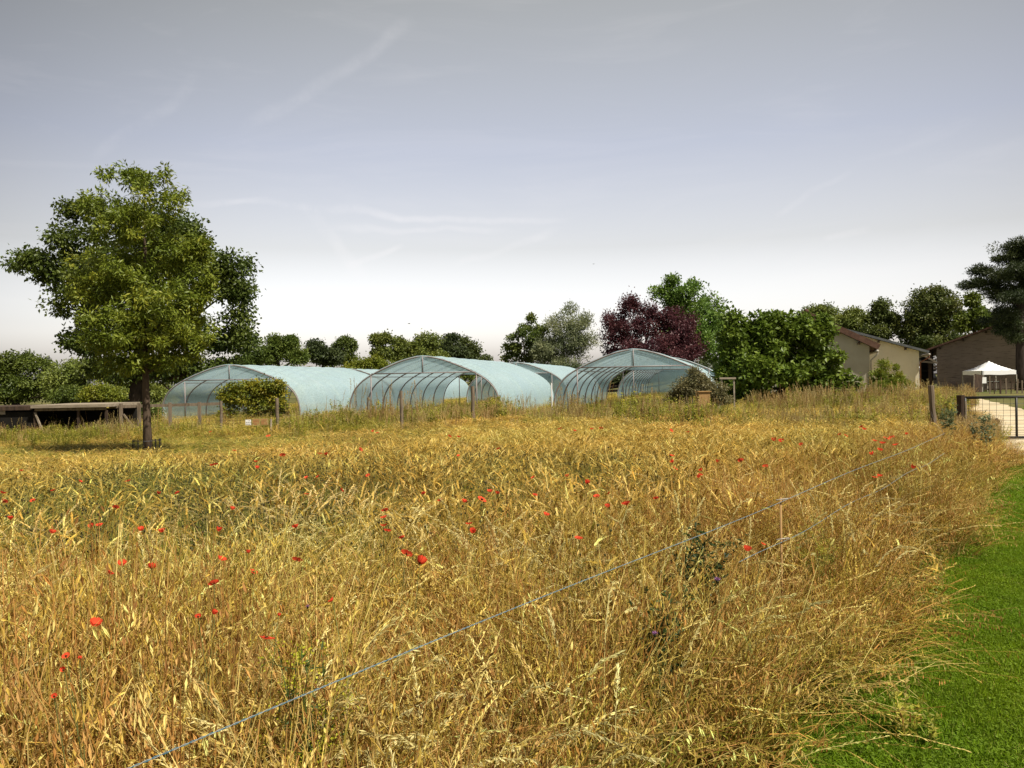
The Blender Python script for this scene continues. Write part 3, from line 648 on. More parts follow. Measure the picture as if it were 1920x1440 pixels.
# ------------------------------------------------------------ farm buildings
ANG = {}
def facing(px, Y, extra=0.0):
    """origin and yaw of a wall seen square-on at photo column px, distance Y"""
    d = ray(px, 715); a = math.atan2(d.x, 1.0) + R(extra)
    return Vector((d.x * Y, Y, 0)), a
def on_wall(px, py, O, a):
    """hit of the view ray with the wall plane: local x along the wall, and z"""
    d = ray(px, py); ax = Vector((math.cos(a), -math.sin(a))); nrm = Vector((math.sin(a), math.cos(a)))
    t = (O.x * nrm.x + O.y * nrm.y) / (d.x * nrm.x + d.y * nrm.y)
    return (d.x * t - O.x) * ax.x + (t - O.y) * ax.y, CAM_H + d.z * t
def house(label, name, px_l, px_r, py_eave, px_ridge, py_ridge, Y, depth, wall_mat, roof_mat, over=0.35, thick=0.14, rafters=0, extra=0.0):
    """gable wall towards the camera"""
    O, a = facing(px_ridge, Y, extra)
    xl = on_wall(px_l, 700, O, a)[0]; xr, ze = on_wall(px_r, py_eave, O, a); zr = on_wall(px_ridge, py_ridge, O, a)[1]
    z0 = zgf(O.x, Y)
    t = thing(name, label, 'building', (O.x, Y, z0), -a)
    ze -= z0; zr -= z0
    sl = (zr - ze) / xr; zl = zr - sl * (-xl)
    b = MB()
    prof = [(xl, -0.3), (xr, -0.3), (xr, ze), (0, zr), (xl, zl)]
    V = [(x, 0, z) for x, z in prof] + [(x, depth, z) for x, z in prof]
    b.add(V, [np.array([(0, 1, 2, 3, 4)]), np.array([(9, 8, 7, 6, 5)]), np.array([(1, 6, 7, 2), (0, 4, 9, 5)])])
    b.build('wall', wall_mat, t)
    rf = MB()
    for sgn, xe in ((1, xr), (-1, xl)):
        ext = over * 1.3
        x1 = xe + sgn * ext; z1 = zr - sl * abs(x1)
        a0, a1 = np.array((0, zr + 0.02)), np.array((x1, z1 + 0.02))
        n = np.array((sl * sgn, 1)); n = n / np.linalg.norm(n) * thick
        P = [a0, a1, a1 + n, a0 + np.array((0, thick * 1.08))]
        V = [(p[0], -over, p[1]) for p in P] + [(p[0], depth + over, p[1]) for p in P]
        rf.add(V, np.array([(0, 1, 2, 3), (7, 6, 5, 4), (0, 4, 5, 1), (1, 5, 6, 2), (2, 6, 7, 3)]))
    ro = rf.build('roof', roof_mat, t)
    for q in range(rafters):
        f = (q + 0.5) / rafters; x = xr * f; z = zr - sl * x - 0.12
        p = MB(); p.box((x - 0.07, -over + 0.03, z - 0.08), (x + 0.07, -0.003, z + 0.08)); p.build('purlin_end', M_DARKWOOD, t)
    ANG[t.name] = a
    return t, xl, xr, ze, zr, sl
h1, xl, xr, ze, zr, sl = house('low grey rendered house with brown tiled gable, half hidden by the fig', 'house', 1390, 1630, 649, 1514, 595, 50, 9, M_GREYRENDER, M_TILES, rafters=3, thick=0.34)
def gutter(parent, x, y0, y1, z, pipe_z0, mat, col_mat, x_in):
    g = MB(); a = np.linspace(0, np.pi, 9)
    g.tube([(x, y0, z), (x, y1, z)], 0.085, 10); g.build('gutter', mat, parent, True)
    d = MB(); d.tube([(x, y0 + 0.12, z - 0.05), (x, y0 + 0.12, z - 0.2), (x_in, y0 + 0.30, z - 0.55), (x_in, y0 + 0.30, pipe_z0)], 0.05, 8)
    d.build('downpipe', col_mat, parent, True)
M_ZINC = simple_mat('zinc', (0.30, 0.27, 0.23), (0.42, 0.38, 0.32), 8, 0.5, 0.4, 0.05)
M_RUST = simple_mat('rusty_pipe', (0.17, 0.07, 0.04), (0.28, 0.13, 0.08), 12, 0.8, 0.2, 0.1)
gutter(h1, xr + 0.42, -0.35, 9.2, ze - 0.32, 0, M_ZINC, M_ZINC, xr + 0.08)
rt = MB(); rt.tube([(0, -0.40, zr + 0.38), (0, 9.3, zr + 0.38)], 0.13, 10); rt.build('ridge_tile', M_TILES, h1, True)
h2, xl2, xr2, ze2, zr2, sl2 = house('cream house with grey roof and rusty downpipe, right of the low grey house', 'house', 1420, 1723, 658, 1575, 618, 60, 14, M_CREAMRENDER, M_SLATE, over=0.45, thick=0.16, rafters=3)
gutter(h2, xr2 + 0.62, -0.45, 14.3, ze2 - 0.28, 0, M_ZINC, M_RUST, xr2 + 0.06)
_o = Vector((h2.location.x, h2.location.y, 0)); wx, wz = on_wall(1700, 741, _o, ANG[h2.name]); wz -= h2.location.z
wnd = MB(); wnd.box((wx - 0.30, -0.012, wz - 0.28), (wx + 0.26, 0.10, wz + 0.28)); wo_ = wnd.build('window', M_DARK, h2)
fr = MB()
for lo, hi in (((wx - 0.36, -0.04, wz - 0.34), (wx - 0.30, 0.02, wz + 0.34)), ((wx + 0.26, -0.04, wz - 0.34), (wx + 0.32, 0.02, wz + 0.34)), ((wx - 0.30, -0.04, wz + 0.28), (wx + 0.26, 0.02, wz + 0.34)), ((wx - 0.30, -0.04, wz - 0.34), (wx + 0.26, 0.02, wz - 0.28))):
    fr.box(lo, hi)
fr.build('frame', M_WHITE, wo_)

# barn with open bay
YB = 66
Ob, ab = facing(1757, YB, 3.0)
bz_top = on_wall(1757, 652, Ob, ab)[1]; zb0 = zgf(Ob.x, YB)
barn = thing('barn', 'large brown boarded barn with an open bay, behind the white gazebo', 'building', (Ob.x, YB, zb0), -ab)
slb = 0.36; wB = 13.0; hl = bz_top - zb0; hr = hl + slb * wB / 2
b = MB(); prof = [(0, -0.3), (wB, -0.3), (wB, hl), (wB / 2, hr), (0, hl)]
V = [(x, 0, z) for x, z in prof] + [(x, 16, z) for x, z in prof]
b.add(V, [np.array([(0, 1, 2, 3, 4)]), np.array([(9, 8, 7, 6, 5)]), np.array([(1, 6, 7, 2), (0, 4, 9, 5)])]); b.build('wall', M_BOARDS, barn)
rf = MB()
for sgn in (1, -1):
    x0 = wB / 2; x1 = wB / 2 + sgn * (wB / 2 + (1.15 if sgn < 0 else 0.5)); z1 = hr - slb * abs(x1 - x0)
    for off in (0,):
        V = [(x0, -0.5, hr + 0.02), (x1, -0.5, z1 + 0.02), (x1, -0.5, z1 + 0.16), (x0, -0.5, hr + 0.17)]
        V = V + [(p[0], 16.5, p[2]) for p in V]
        rf.add(V, np.array([(0, 1, 2, 3), (7, 6, 5, 4), (0, 4, 5, 1), (1, 5, 6, 2), (2, 6, 7, 3)]))
rf.build('roof', M_TILES, barn)
for x in (0.25, 1.9, 3.5, 5.2):
    p = MB(); z = hl + slb * x - 0.12; p.box((x - 0.08, -0.42, z - 0.10), (x + 0.08, -0.004, z + 0.06)); p.build('purlin_end', M_DARKWOOD, barn)
# the open bay to its left: posts, tie beam, brace, near-black sheets painting in its inner shade
p = MB(); p.beam((-0.5, 0.3, -0.1), (-0.5, 0.3, hl - 0.25), 0.28); p.build('bay_post', M_DARKWOOD, barn)
p = MB(); p.beam((-0.75, 3.5, -0.1), (-0.75, 3.5, hl - 0.25), 0.24); p.build('bay_post', M_DARKWOOD, barn)
p = MB(); p.beam((-1.5, -0.35, hl - 1.05), (0.1, -0.35, hl - 1.25), 0.12, 0.16); p.build('tie_beam', M_GREYWOOD, barn)
p = MB(); p.beam((-1.3, -0.40, hl - 0.35), (-0.05, -0.40, hl - 1.18), 0.10, 0.14); p.build('brace', M_GREYWOOD, barn)
p = MB(); p.box((-1.5, 5, -0.1), (-0.55, 5.12, hl - 0.2)); p.box((-1.6, 0.2, hl - 1.9), (-0.3, 5, hl - 1.82)); p.build('bay_shade', M_DARK, barn)
# pale stones lying against the barn foot
def boulder(label, px, py, Y, rad, seed):
    r_ = np.random.default_rng(seed); c = at(px, py, Y); z = zgf(c.x, Y)
    nu, nv = 14, 9; V = []
    for j in range(nv):
        th = np.pi * j / (nv - 1)
        for i in range(nu):
            ph = 2 * np.pi * i / nu
            k = 1 + 0.14 * math.sin(3 * ph + seed) * math.sin(2 * th) + 0.06 * r_.normal() * (0 < j < nv - 1)
            V.append((rad[0] * k * math.sin(th) * math.cos(ph), rad[1] * k * math.sin(th) * math.sin(ph), rad[2] * (math.cos(th) * k + 0.7)))
    i = np.arange(nv - 1)[:, None] * nu + np.arange(nu)[None, :]; i2 = np.arange(nv - 1)[:, None] * nu + (np.arange(nu)[None, :] + 1) % nu
    F = np.stack([i, i + nu, i2 + nu, i2], -1).reshape(-1, 4)
    b = MB(); b.add(V, F); o = b.build('boulder', simple_mat('pale_stone', (0.16, 0.12, 0.09), (0.24, 0.18, 0.14), 5, 0.9, 0.1, 0.5), smooth=True)
    o.location = (c.x, Y, z - 0.02); tag(o, label, 'stone')
boulder('upright pale stone lying against the barn foot', 1785, 735, 62.5, (0.42, 0.3, 0.45), 3)
boulder('smaller flat stone left of the upright one at the barn foot', 1776, 737, 62.8, (0.38, 0.3, 0.24), 5)
# small cream outbuilding seen through the gap
c0 = at(1727, 704, 92); c1 = at(1737, 704, 92)
hb = thing('outbuilding', 'small cream outbuilding seen through the gap beside the barn', 'building', (c0.x, 92, zgf(c0.x, 92)), 0)
b = MB(); b.box((-3.5, 0, -0.2), (c1.x - c0.x, 4, c0.z)); b.build('wall', M_CREAMRENDER, hb)
b = MB(); b.box((-3.7, -0.2, c0.z + 0.002), (c1.x - c0.x + 0.2, 4.2, c0.z + 0.1)); b.build('roof', M_SLATE, hb)
# white van parked in the gap
def van(px, Y):
    c = at(px, 740, Y); t = thing('parked_van', 'white van parked in the gap left of the barn', 'van', (c.x, Y, zgf(c.x, Y)), R(8))
    b = MB(); L, W = 4.6, 1.85
    pr = [(0, .35), (0, 1.0), (.25, 1.25), (.95, 1.95), (1.3, 2.05), (4.5, 2.05), (4.6, 1.9), (4.6, .35)]
    k = len(pr); V = []
    for yy, s_ in ((-W / 2, 1), (W / 2, 1)):
        for (y, z) in pr: V.append((yy * (0.94 if z > 1.4 else 1), y, z))
    j = np.arange(k); b.add(V, [np.array([list(range(k))]), np.array([list(range(2 * k - 1, k - 1, -1))]), np.stack([j, j + k, (j + 1) % k + k, (j + 1) % k], -1)])
    b.build('body', M_WHITE, t)
    w = MB(); w.add([(-.74, .30, 1.32), (.74, .30, 1.32), (.70, .90, 1.93), (-.70, .90, 1.93)], np.array([(0, 1, 2, 3)])); 
    w.v[-1][:, 1] -= 0.02; w.build('windscreen', M_BLACK, t)
    for x in (-.8, .8):
        for y in (.85, 3.75):
            q = MB(); q.tube([(x - .1, y, .34), (x + .1, y, .34)], .34, 16); q.build('wheel', M_BLACK, t, True)
    for x in (-.68, .68):
        q = MB(); q.box((x - .14, -.02, .72), (x + .14, .03, .90)); q.build('headlight', M_ZINC, t)
van(1741, 78)

# white gazebo
YG = 58
g0 = at(1841, 700, YG); g1 = at(1907, 700, YG); wG = g1.x - g0.x; zG = zgf(g0.x, YG)
gz = thing('gazebo', 'white pop-up gazebo with peaked canopy standing before the brown barn', 'tent', (g0.x, YG, zG), 0)
ztop = at(1875, 676, YG).z - zG; zeave = at(1841, 695, YG).z - zG; zval = at(1841, 703, YG).z - zG
dG = wG
def canopy():
    k = 17; u = np.linspace(0, 1, k); X_, Y_ = np.meshgrid(u, u); m = np.minimum.reduce([X_, 1 - X_, Y_, 1 - Y_]) * 2
    Z = zeave + (ztop - zeave) * (m ** 1.35) + 0.015 * np.sin(X_ * 25) * (1 - m)
    V = np.stack([X_ * wG, Y_ * dG, Z], -1).reshape(-1, 3)
    i = np.arange(k - 1)[:, None] * k + np.arange(k - 1)[None, :]
    b = MB(); b.add(V, np.stack([i, i + 1, i + k + 1, i + k], -1).reshape(-1, 4)); return b
canopy().build('canopy', M_CANVAS, gz)
v = MB(); xx = np.linspace(0, wG, 25)
for a_, b_ in (((0, 0), (wG, 0)), ((wG, 0), (wG, dG)), ((wG, dG), (0, dG)), ((0, dG), (0, 0))):
    tt = np.linspace(0, 1, 20)[:, None]; P = np.array(a_) * (1 - tt) + np.array(b_) * tt
    P = P * 1.0; lo = zval + 0.015 * np.sin(tt[:, 0] * 9)
    V = np.concatenate([np.concatenate([P, np.full((20, 1), zeave)], 1), np.concatenate([P * 1.0, lo[:, None]], 1)])
    j = np.arange(19); v.add(V, np.stack([j, j + 1, j + 21, j + 20], -1))
v.build('valance', M_CANVAS, gz)
for x, y in ((0.03, 0.03), (wG - 0.03, 0.03), (wG - 0.03, dG - 0.03), (0.03, dG - 0.03)):
    p = MB(); p.beam((x, y, 0), (x, y, zeave), 0.06); p.build('leg', M_ZINC, gz)
s0 = at(1848, 713, YG - 0.3)
sg = thing('notice_sheet', 'white paper notice hanging from the left front of the gazebo', 'sign', (s0.x, YG - 0.1, s0.z))
b = MB(); b.box((-0.17, -0.01, -0.22), (0.17, 0.01, 0.22)); b.build('sheet', M_WHITE, sg)
b = MB(); b.box((-0.015, 0.011, 0.10), (0.015, 0.03, zeave + zG - s0.z - 0.02)); b.build('hanger', M_ZINC, sg)
c = at(1836, 738, YG - 1)
t = thing('leaning_board', 'dark board propped upright left of the white gazebo', 'board', (c.x, YG - 1, zgf(c.x, YG - 1)))
b = MB(); b.beam((-0.1, 0, 0), (0.12, 0.25, 1.25), 0.55, 0.05, up=(0, 1, 0)); b.build('panel', M_DARKWOOD, t)
b = MB(); b.beam((-0.42, -0.04, 0), (-0.22, 0.2, 1.25), 0.05, 0.05); b.build('edge', M_GREYWOOD, t)
c = at(1852, 735, YG + 0.5)
t = thing('side_table', 'small pale table beneath the white gazebo', 'table', (c.x + 0.35, YG + 0.6, zG))
b = MB(); b.box((-0.5, -0.3, 0.70), (0.5, 0.3, 0.74)); b.build('top', M_WHITE, t)
for x, y in ((-.45, -.25), (.45, -.25), (.45, .25), (-.45, .25)):
    b = MB(); b.beam((x, y, 0), (x, y, 0.699), 0.04); b.build('leg', M_ZINC, t)

# rustic pickets in front of the gazebo
pk = thing('picket_fence', 'rustic split picket fence before the white gazebo', 'fence', (at(1855, 738, 52).x, 52, zgf(25, 52)), R(-6))
L_ = at(1955, 738, 52).x - at(1855, 738, 52).x
b = MB(); b.beam((-0.1, 0.05, 0.75), (L_, 0.05, 0.72), 0.04, 0.07); b.beam((-0.1, 0.05, 0.3), (L_, 0.05, 0.32), 0.04, 0.07); b.build('rail', M_DARKWOOD, pk)
r_ = np.random.default_rng(5)
for q in range(int(L_ / 0.33)):
    x = q * 0.33 + r_.uniform(-.06, .06); hh = r_.uniform(0.85, 1.25); lean = r_.uniform(-.06, .06)
    b = MB(); b.beam((x, 0, 0), (x + lean, 0, hh), r_.uniform(.05, .11), 0.03, up=(0, 1, 0)); b.build('picket', M_POSTWOOD if r_.random() < .5 else M_DARKWOOD, pk)

# ------------------------------------------------------------ gate
GY = 17.9
ga = drop(1806, 830, 0.05); GA = at(1806, 800, GY); 
gate = thing('field_gate', 'black tubular gate with wire mesh across the gravel drive', 'gate', (GA.x, GY, zgf(GA.x, GY)), R(-3))
zb_ = 0.10; zt_ = at(1860, 745, GY).z - zgf(GA.x, GY); gl = 3.6
b = MB(); b.tube([(0.05, 0, zt_), (gl, 0, zt_)], 0.03, 8); b.tube([(0.05, 0, zb_), (gl, 0, zb_)], 0.03, 8); b.tube([(0.05, 0, zb_), (0.05, 0, zt_)], 0.03, 8); b.tube([(gl, 0, zb_), (gl, 0, zt_)], 0.03, 8)
b.build('gate_frame', M_BLACK, gate, True)
xm = at(1903, 790, GY).x - GA.x
for x in (xm, xm * 2 + 0.1):
    b = MB(); b.tube([(x, 0, zb_), (x, 0, zt_)], 0.026, 8); b.build('gate_bar', M_BLACK, gate, True)
b = MB(); q = 0.13
while q < gl: b.tube([(q, 0.01, zb_), (q, 0.01, zt_)], 0.0035, 4, cap=False); q += 0.15
z = zb_ + 0.06; st = 0.045
while z < zt_: b.tube([(0.05, 0.012, z), (gl, 0.012, z)], 0.0035, 4, cap=False); z += st; st = min(st * 1.18, 0.17)
b.build('wire_mesh', M_BLACK, gate)
b = MB(); bx_ = at(1866, 790, GY); b.tube([(bx_.x - GA.x, -0.03, bx_.z - .07), (bx_.x - GA.x, -0.03, bx_.z), (bx_.x - GA.x, -0.03, bx_.z + .05)], [0.075, 0.06, 0.012], 8); b.build('bell', M_DARKWOOD, gate, True)
gate.rotation_euler = (0, 0, R(-3))
def post(name, label, px, py_top, Y, w=0.10, lean=(0, 0), mat=None, cat='post', foot=0.0, group=None, h=None):
    c = at(px, py_top, Y); z0 = zgf(c.x, Y); hh = (c.z - z0)
    b = MB(); r_ = np.random.default_rng(int(px * 7 + Y))
    zz = np.linspace(-0.1, hh, 7); P = np.stack([np.interp(zz, [0, hh], [-lean[0] * hh, 0]) + r_.normal(0, w * .03, 7), np.interp(zz, [0, hh], [-lean[1] * hh, 0]), zz], 1)
    b.tube(P, w / 2 * (1 + r_.normal(0, .05, 7)), 9)
    o = b.build(name, mat or M_POSTWOOD, smooth=False); o.location = (c.x, Y, z0)
    return tag(o, label, cat, group)
post('gate_post', 'thick dark wooden post holding the black gate', 1801, 741, 17.95, 0.17, mat=M_DARKWOOD)
post('marker_stake', 'thin pale stake beside the dark gate post', 1810, 752, 17.6, 0.035, mat=M_GREYWOOD, cat='stake')
post('fence_post', 'leaning weathered post standing in weeds left of the gate', 1745, 723, 17.6, 0.125, (-0.06, 0), mat=M_POSTWOOD)

# ------------------------------------------------------------ field fence posts near the tunnels
FP = 'old posts standing in the weeds before the tunnels'
post('fence_post', 'tall grey post left of the leafy shrub in the left tunnel', 414, 752, 27, 0.10, group=FP)
post('fence_post', 'tall dark post at the right side of the leafy shrub', 519, 746, 26, 0.11, group=FP)
post('fence_post', 'short pale post between the signs and the tall dark post', 508, 786, 25, 0.07, mat=M_GREYWOOD, group=FP)
post('fence_post', 'grey post before the mouth of the middle tunnel', 752, 733, 24, 0.10, group=FP)
post('fence_post', 'grey post inside the right half of the middle tunnel mouth', 886, 724, 26, 0.12, group=FP)
post('fence_post', 'white pole at the left foot of the right tunnel arch', 1034, 718, 28, 0.05, mat=M_WHITE, group=FP)
# wire stock fence before the leafy shrub
fY = 25.6
fa = at(392, 800, fY); fb = at(545, 800, fY)
wf = thing('wire_fence', 'sagging wire stock fence before the left tunnel shrub', 'fence', (fa.x, fY, zgf(fa.x, fY)))
b = MB(); L_ = fb.x - fa.x
for z in np.linspace(0.08, 0.95, 9): b.tube([(0, 0, z), (L_ / 2, 0, z - 0.015), (L_, 0, z)], 0.003, 4, cap=False)
for x in np.arange(0, L_, 0.15): b.tube([(x, 0, 0.08), (x, 0, 0.95)], 0.002, 4, cap=False)
b.build('wire_mesh', M_BLACK, wf)
M_BOARDY = simple_mat('yellowed_board', (0.30, 0.22, 0.08), (0.40, 0.30, 0.13), 10, 0.8, 0.2, 0.1)
M_REDINK = simple_mat('red_paint', (0.38, 0.07, 0.03), (0.45, 0.10, 0.04), 10, 0.8, 0.2, 0.05)
M_INK = simple_mat('dark_ink', (0.05, 0.05, 0.05), (0.09, 0.08, 0.08), 10, 0.8, 0.2, 0.05)
def sign(label, px0, py0, px1, py1, mat, ink, rows, seed):
    Y = fY - 0.06; a = at(px0, py0, Y); c = at(px1, py1, Y); w = c.x - a.x; h = a.z - c.z
    t = thing('sign_board', label, 'sign', (a.x + w / 2, Y, c.z), 0)
    b = MB(); b.box((-w / 2, 0, 0), (w / 2, 0.02, h)); b.build('board', mat, t)
    r_ = np.random.default_rng(seed); m = MB()
    for q in range(rows):
        z = h * (0.82 - 0.64 * q / max(rows - 1, 1)); x = -w * 0.4
        while x < w * 0.36:
            l = r_.uniform(0.02, 0.055)
            if r_.random() < 0.8: m.box((x, -0.005, z - h * 0.035), (min(x + l, w * 0.42), -0.001, z + h * 0.035))
            x += l + 0.015
    m.build('lettering', ink, t)
sign('small white notice wired to the fence before the left tunnel', 460, 787, 470.5, 797, M_WHITE, M_INK, 3, 1)
sign('left of two yellowish boards with red writing on the wire fence', 473, 785, 487, 798, M_BOARDY, M_REDINK, 4, 2)
sign('right of two yellowish boards with red writing on the wire fence', 488.5, 785, 503, 797, M_BOARDY, M_REDINK, 4, 3)

# ------------------------------------------------------------ shed and rail fence at the left
YS = 27
sa = at(-70, 760, YS); sb = at(205, 757, YS); zs = zgf(sb.x, YS)
shed = thing('lean_to_shed', 'long low dark open shed with flat grey roof at the left edge', 'shed', (sb.x, YS, zs))
W_ = sb.x - sa.x; hS = sb.z - zs; xj = at(67, 757, YS).x - sb.x
b = MB(); b.box((xj, -0.30, hS - 0.10), (0.02, 2.2, hS)); b.build('roof', M_GREYWOOD, shed)
b = MB(); b.box((-W_, -0.20, hS - 0.16), (xj - 0.004, 2.2, hS - 0.03)); b.build('roof', M_DARKWOOD, shed)
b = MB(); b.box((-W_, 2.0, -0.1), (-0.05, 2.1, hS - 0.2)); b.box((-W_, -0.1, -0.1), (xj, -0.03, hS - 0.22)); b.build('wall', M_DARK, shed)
b = MB(); b.box((xj + 0.05, -0.16, hS - 0.20), (-0.05, -0.10, hS - 0.105)); b.build('fascia', M_POSTWOOD, shed)
for px in (70, 151, 203):
    x = at(px, 780, YS).x - sb.x
    b = MB(); b.beam((x, -0.12, -0.05), (x, -0.12, hS - 0.21), 0.075); b.build('post', M_DARKWOOD, shed)
x = at(72, 780, YS).x - sb.x
b = MB(); b.beam((x, -0.18, hS - 0.25), (x + 0.28, -0.2, 0.15), 0.05); b.build('brace', M_GREYWOOD, shed)
c = at(2, 773, YS - 0.2)
t = tag(MB().box((-0.1, 0, -0.08), (0.09, 0.02, 0.08)).build('plaque', M_GREYWOOD), 'small pale plaque on the dark shed front', 'sign'); t.location = (c.x, YS - 0.135, c.z)
ra = at(205, 763, 27.5); rb = at(412, 757, 27.5)
rl = thing('rail_fence', 'grey wooden rail fence running from the shed behind the ash trunk', 'fence', (ra.x, 27.5, zgf(ra.x, 27.5)))
b = MB(); b.beam((0, 0, ra.z - rl.location.z), (rb.x - ra.x, 0, rb.z - rl.location.z), 0.05, 0.10); b.build('rail', M_POSTWOOD, rl)
for px in (228, 262, 320, 375):
    x = at(px, 760, 27.5).x - ra.x
    b = MB(); b.beam((x, -0.055, -0.05), (x, -0.055, 1.12), 0.09); b.build('post', M_POSTWOOD, rl)
x = at(232, 775, 27.5).x - ra.x
b = MB(); b.beam((x, -0.03, 0.75), (x + 0.5, -0.03, 0.1), 0.05); b.build('brace', M_POSTWOOD, rl)
# guard round the ash foot
tb_ = at(275, 820, 18.8); tg = thing('tree_guard', 'low dark wire guard round the foot of the ash trunk', 'guard', (tb_.x, 18.8, zgf(tb_.x, 18.8)))
b = MB()
for q in range(14):
    a = q * 2 * math.pi / 14; b.tube([(0.30 * math.cos(a), 0.30 * math.sin(a), 0), (0.30 * math.cos(a), 0.30 * math.sin(a), 0.38)], 0.009, 5)
a = np.linspace(0, 2 * np.pi, 25)
for z in (0.1, 0.34): b.tube(np.stack([0.30 * np.cos(a), 0.30 * np.sin(a), 0 * a + z], 1), 0.008, 5, cap=False)
b.build('cage', M_BLACK, tg)
# wooden hutch board and frame by the straw coloured shrub
c = at(1322, 757, 28.6)
hu = thing('wooden_hutch', 'small tan wooden hutch in front of the straw coloured shrub', 'hutch', (c.x, 28.6, zgf(c.x, 28.6)), R(6))
M_TAN = simple_mat('tan_ply', (0.26, 0.15, 0.06), (0.36, 0.22, 0.09), 6, 0.8, 0.2, 0.2)
zt2 = at(1322, 735, 28.6).z - hu.location.z; zl2 = zt2 - 0.5
b = MB(); b.box((-0.21, 0, zl2), (0.19, 0.03, zt2)); b.box((0.16, 0.03, zl2), (0.19, 0.4, zt2 - 0.03)); b.box((-0.21, 0.03, zl2), (-0.18, 0.4, zt2 - 0.03)); b.build('panel', M_TAN, hu)
b = MB(); b.box((-0.25, -0.04, zt2 + 0.002), (0.23, 0.45, zt2 + 0.03)); b.build('lid', M_TAN, hu)
for x in (-0.18, 0.16):
    b = MB(); b.beam((x, 0.1, -0.05), (x, 0.1, zl2 - 0.002), 0.05); b.build('leg', M_DARKWOOD, hu)
c = at(1365, 757, 30.5); fz = thing('timber_frame', 'pale timber frame standing between the straw shrub and the fig', 'frame', (c.x, 30.5, zgf(c.x, 30.5)))
zt3 = at(1365, 709, 30.5).z - fz.location.z
for x in (-0.22, 0.24):
    b = MB(); b.beam((x, 0, 0), (x, 0, zt3), 0.05); b.build('upright', M_GREYWOOD, fz)
b = MB(); b.beam((-0.32, -0.04, zt3), (0.30, -0.04, zt3 - .01), 0.05, 0.07); b.build('crosspiece', M_GREYWOOD, fz)

# ------------------------------------------------------------ electric rope fence beside the lawn
RZ = 0.97
A1 = drop(940, 1150, RZ); A2 = drop(1465, 937, RZ)
dirr = (A2 - A1).normalized()
M_ROPE = simple_mat('white_polywire', (0.15, 0.155, 0.15), (0.30, 0.31, 0.30), 60, 0.6, 0.2, 0.1)
M_BLUE = simple_mat('blue_strand', (0.03, 0.13, 0.19), (0.05, 0.20, 0.28), 60, 0.6, 0.2, 0.1)
ef = thing('electric_fence', 'white and blue twisted electric wire strung along the lawn edge', 'fence', (A2.x, A2.y, 0))
def rope(zoff, t0, t1, sagm, name):
    nn = 2200; t = np.linspace(t0, t1, nn); base = np.array([A2.x, A2.y, RZ + zoff])
    P0 = np.array(dirr) * t[:, None] * 1.0
    sag = -sagm * np.sin((t - t0) / (t1 - t0) * np.pi * 3) ** 2
    P0[:, 2] = RZ + zoff + sag
    for ph, mt, r0, nm in ((0, M_ROPE, 0.0009, name), (math.pi, M_BLUE, 0.0007, name + '_strand')):
        a = t * 2 * math.pi / 0.035 + ph
        P = P0.copy(); P[:, 2] += 0.0012 * np.sin(a); P[:, 0] += 0.0012 * np.cos(a)
        b = MB(); b.tube(P, r0, 5, cap=False); b.build(nm, mt, ef, True)
        if zoff == 0 and ph == 0:
            lp = at(1745, 775, 17.6); e_ = P[-1]; b = MB(); b.tube([e_, (e_ + np.array((lp.x - A2.x, lp.y - A2.y, 0.75))) / 2 - (0, 0, .06), (lp.x - A2.x, lp.y - A2.y, 0.75)], .0012, 5); b.build('far_wire', mt, ef, True)
rope(0, -6.2, 5.2, 0.012, 'top_wire'); rope(-0.20, -0.6, 5.2, 0.02, 'lower_wire')
for k_ in (0.0,):
    p = np.array(dirr) * k_
    s_ = MB(); s_.tube([(p[0], p[1] + .012, 0), (p[0], p[1] + .012, RZ + .01)], 0.006, 8); s_.build('stake', M_TAN, ef, True)
    for z in (RZ, RZ - 0.20):
        s_ = MB(); s_.tube([(p[0] - .03, p[1] - .01, z), (p[0] + .035, p[1] + .0, z + .006)], 0.003, 6); s_.build('insulator', M_ZINC, ef, True)

# ------------------------------------------------------------ meadow plants (prototypes, scattered as countless stuff)
def norm(v): v = np.asarray(v, float); return v / max(np.linalg.norm(v), 1e-9)
STRAW = [(0.4974, 0.3454, 0.079), (0.5932, 0.434, 0.1315), (0.4209, 0.2746, 0.0591), (0.6887, 0.5314, 0.2104), (0.3253, 0.2213, 0.0461)]
BROWN = [(0.4125, 0.2028, 0.0572), (0.3093, 0.1475, 0.0491), (0.4949, 0.2672, 0.0901), (0.5671, 0.3502, 0.1392)]
GREEN = [(0.1685, 0.1878, 0.0173), (0.2334, 0.2429, 0.0288), (0.1297, 0.1436, 0.0173), (0.3112, 0.2762, 0.0346)]
YGREEN = [(0.3226, 0.2805, 0.0493), (0.4149, 0.322, 0.0634), (0.2536, 0.239, 0.0352)]
def pick(r, L, j=0.12): return np.clip(np.array(L[r.integers(len(L))]) * (1 + r.normal(0, j)), 0.005, 0.85)
def stem_path(r, base, h, lean, bend, az=None, k=7, droop=0.0):
    az = r.uniform(0, 2 * np.pi) if az is None else az
    t = np.linspace(0, 1, k); dirx = np.array((np.cos(az), np.sin(az)))
    hor = lean * t + bend * t ** 2.6
    z = h * (t - droop * t ** 5)
    return np.stack([base[0] + dirx[0] * hor, base[1] + dirx[1] * hor, z], 1), dirx
def along(P, t):
    i = t * (len(P) - 1); a = int(min(i, len(P) - 2)); f = i - a
    return P[a] * (1 - f) + P[a + 1] * f, norm(P[a + 1] - P[a])
def add_stem(b, P, r0, r1, c0, c1):
    k = len(P); t = np.linspace(0, 1, k)[:, None]
    b.tube(P, np.linspace(r0, r1, k), 3, np.array(c0) * (1 - t) + np.array(c1) * t, cap=False)
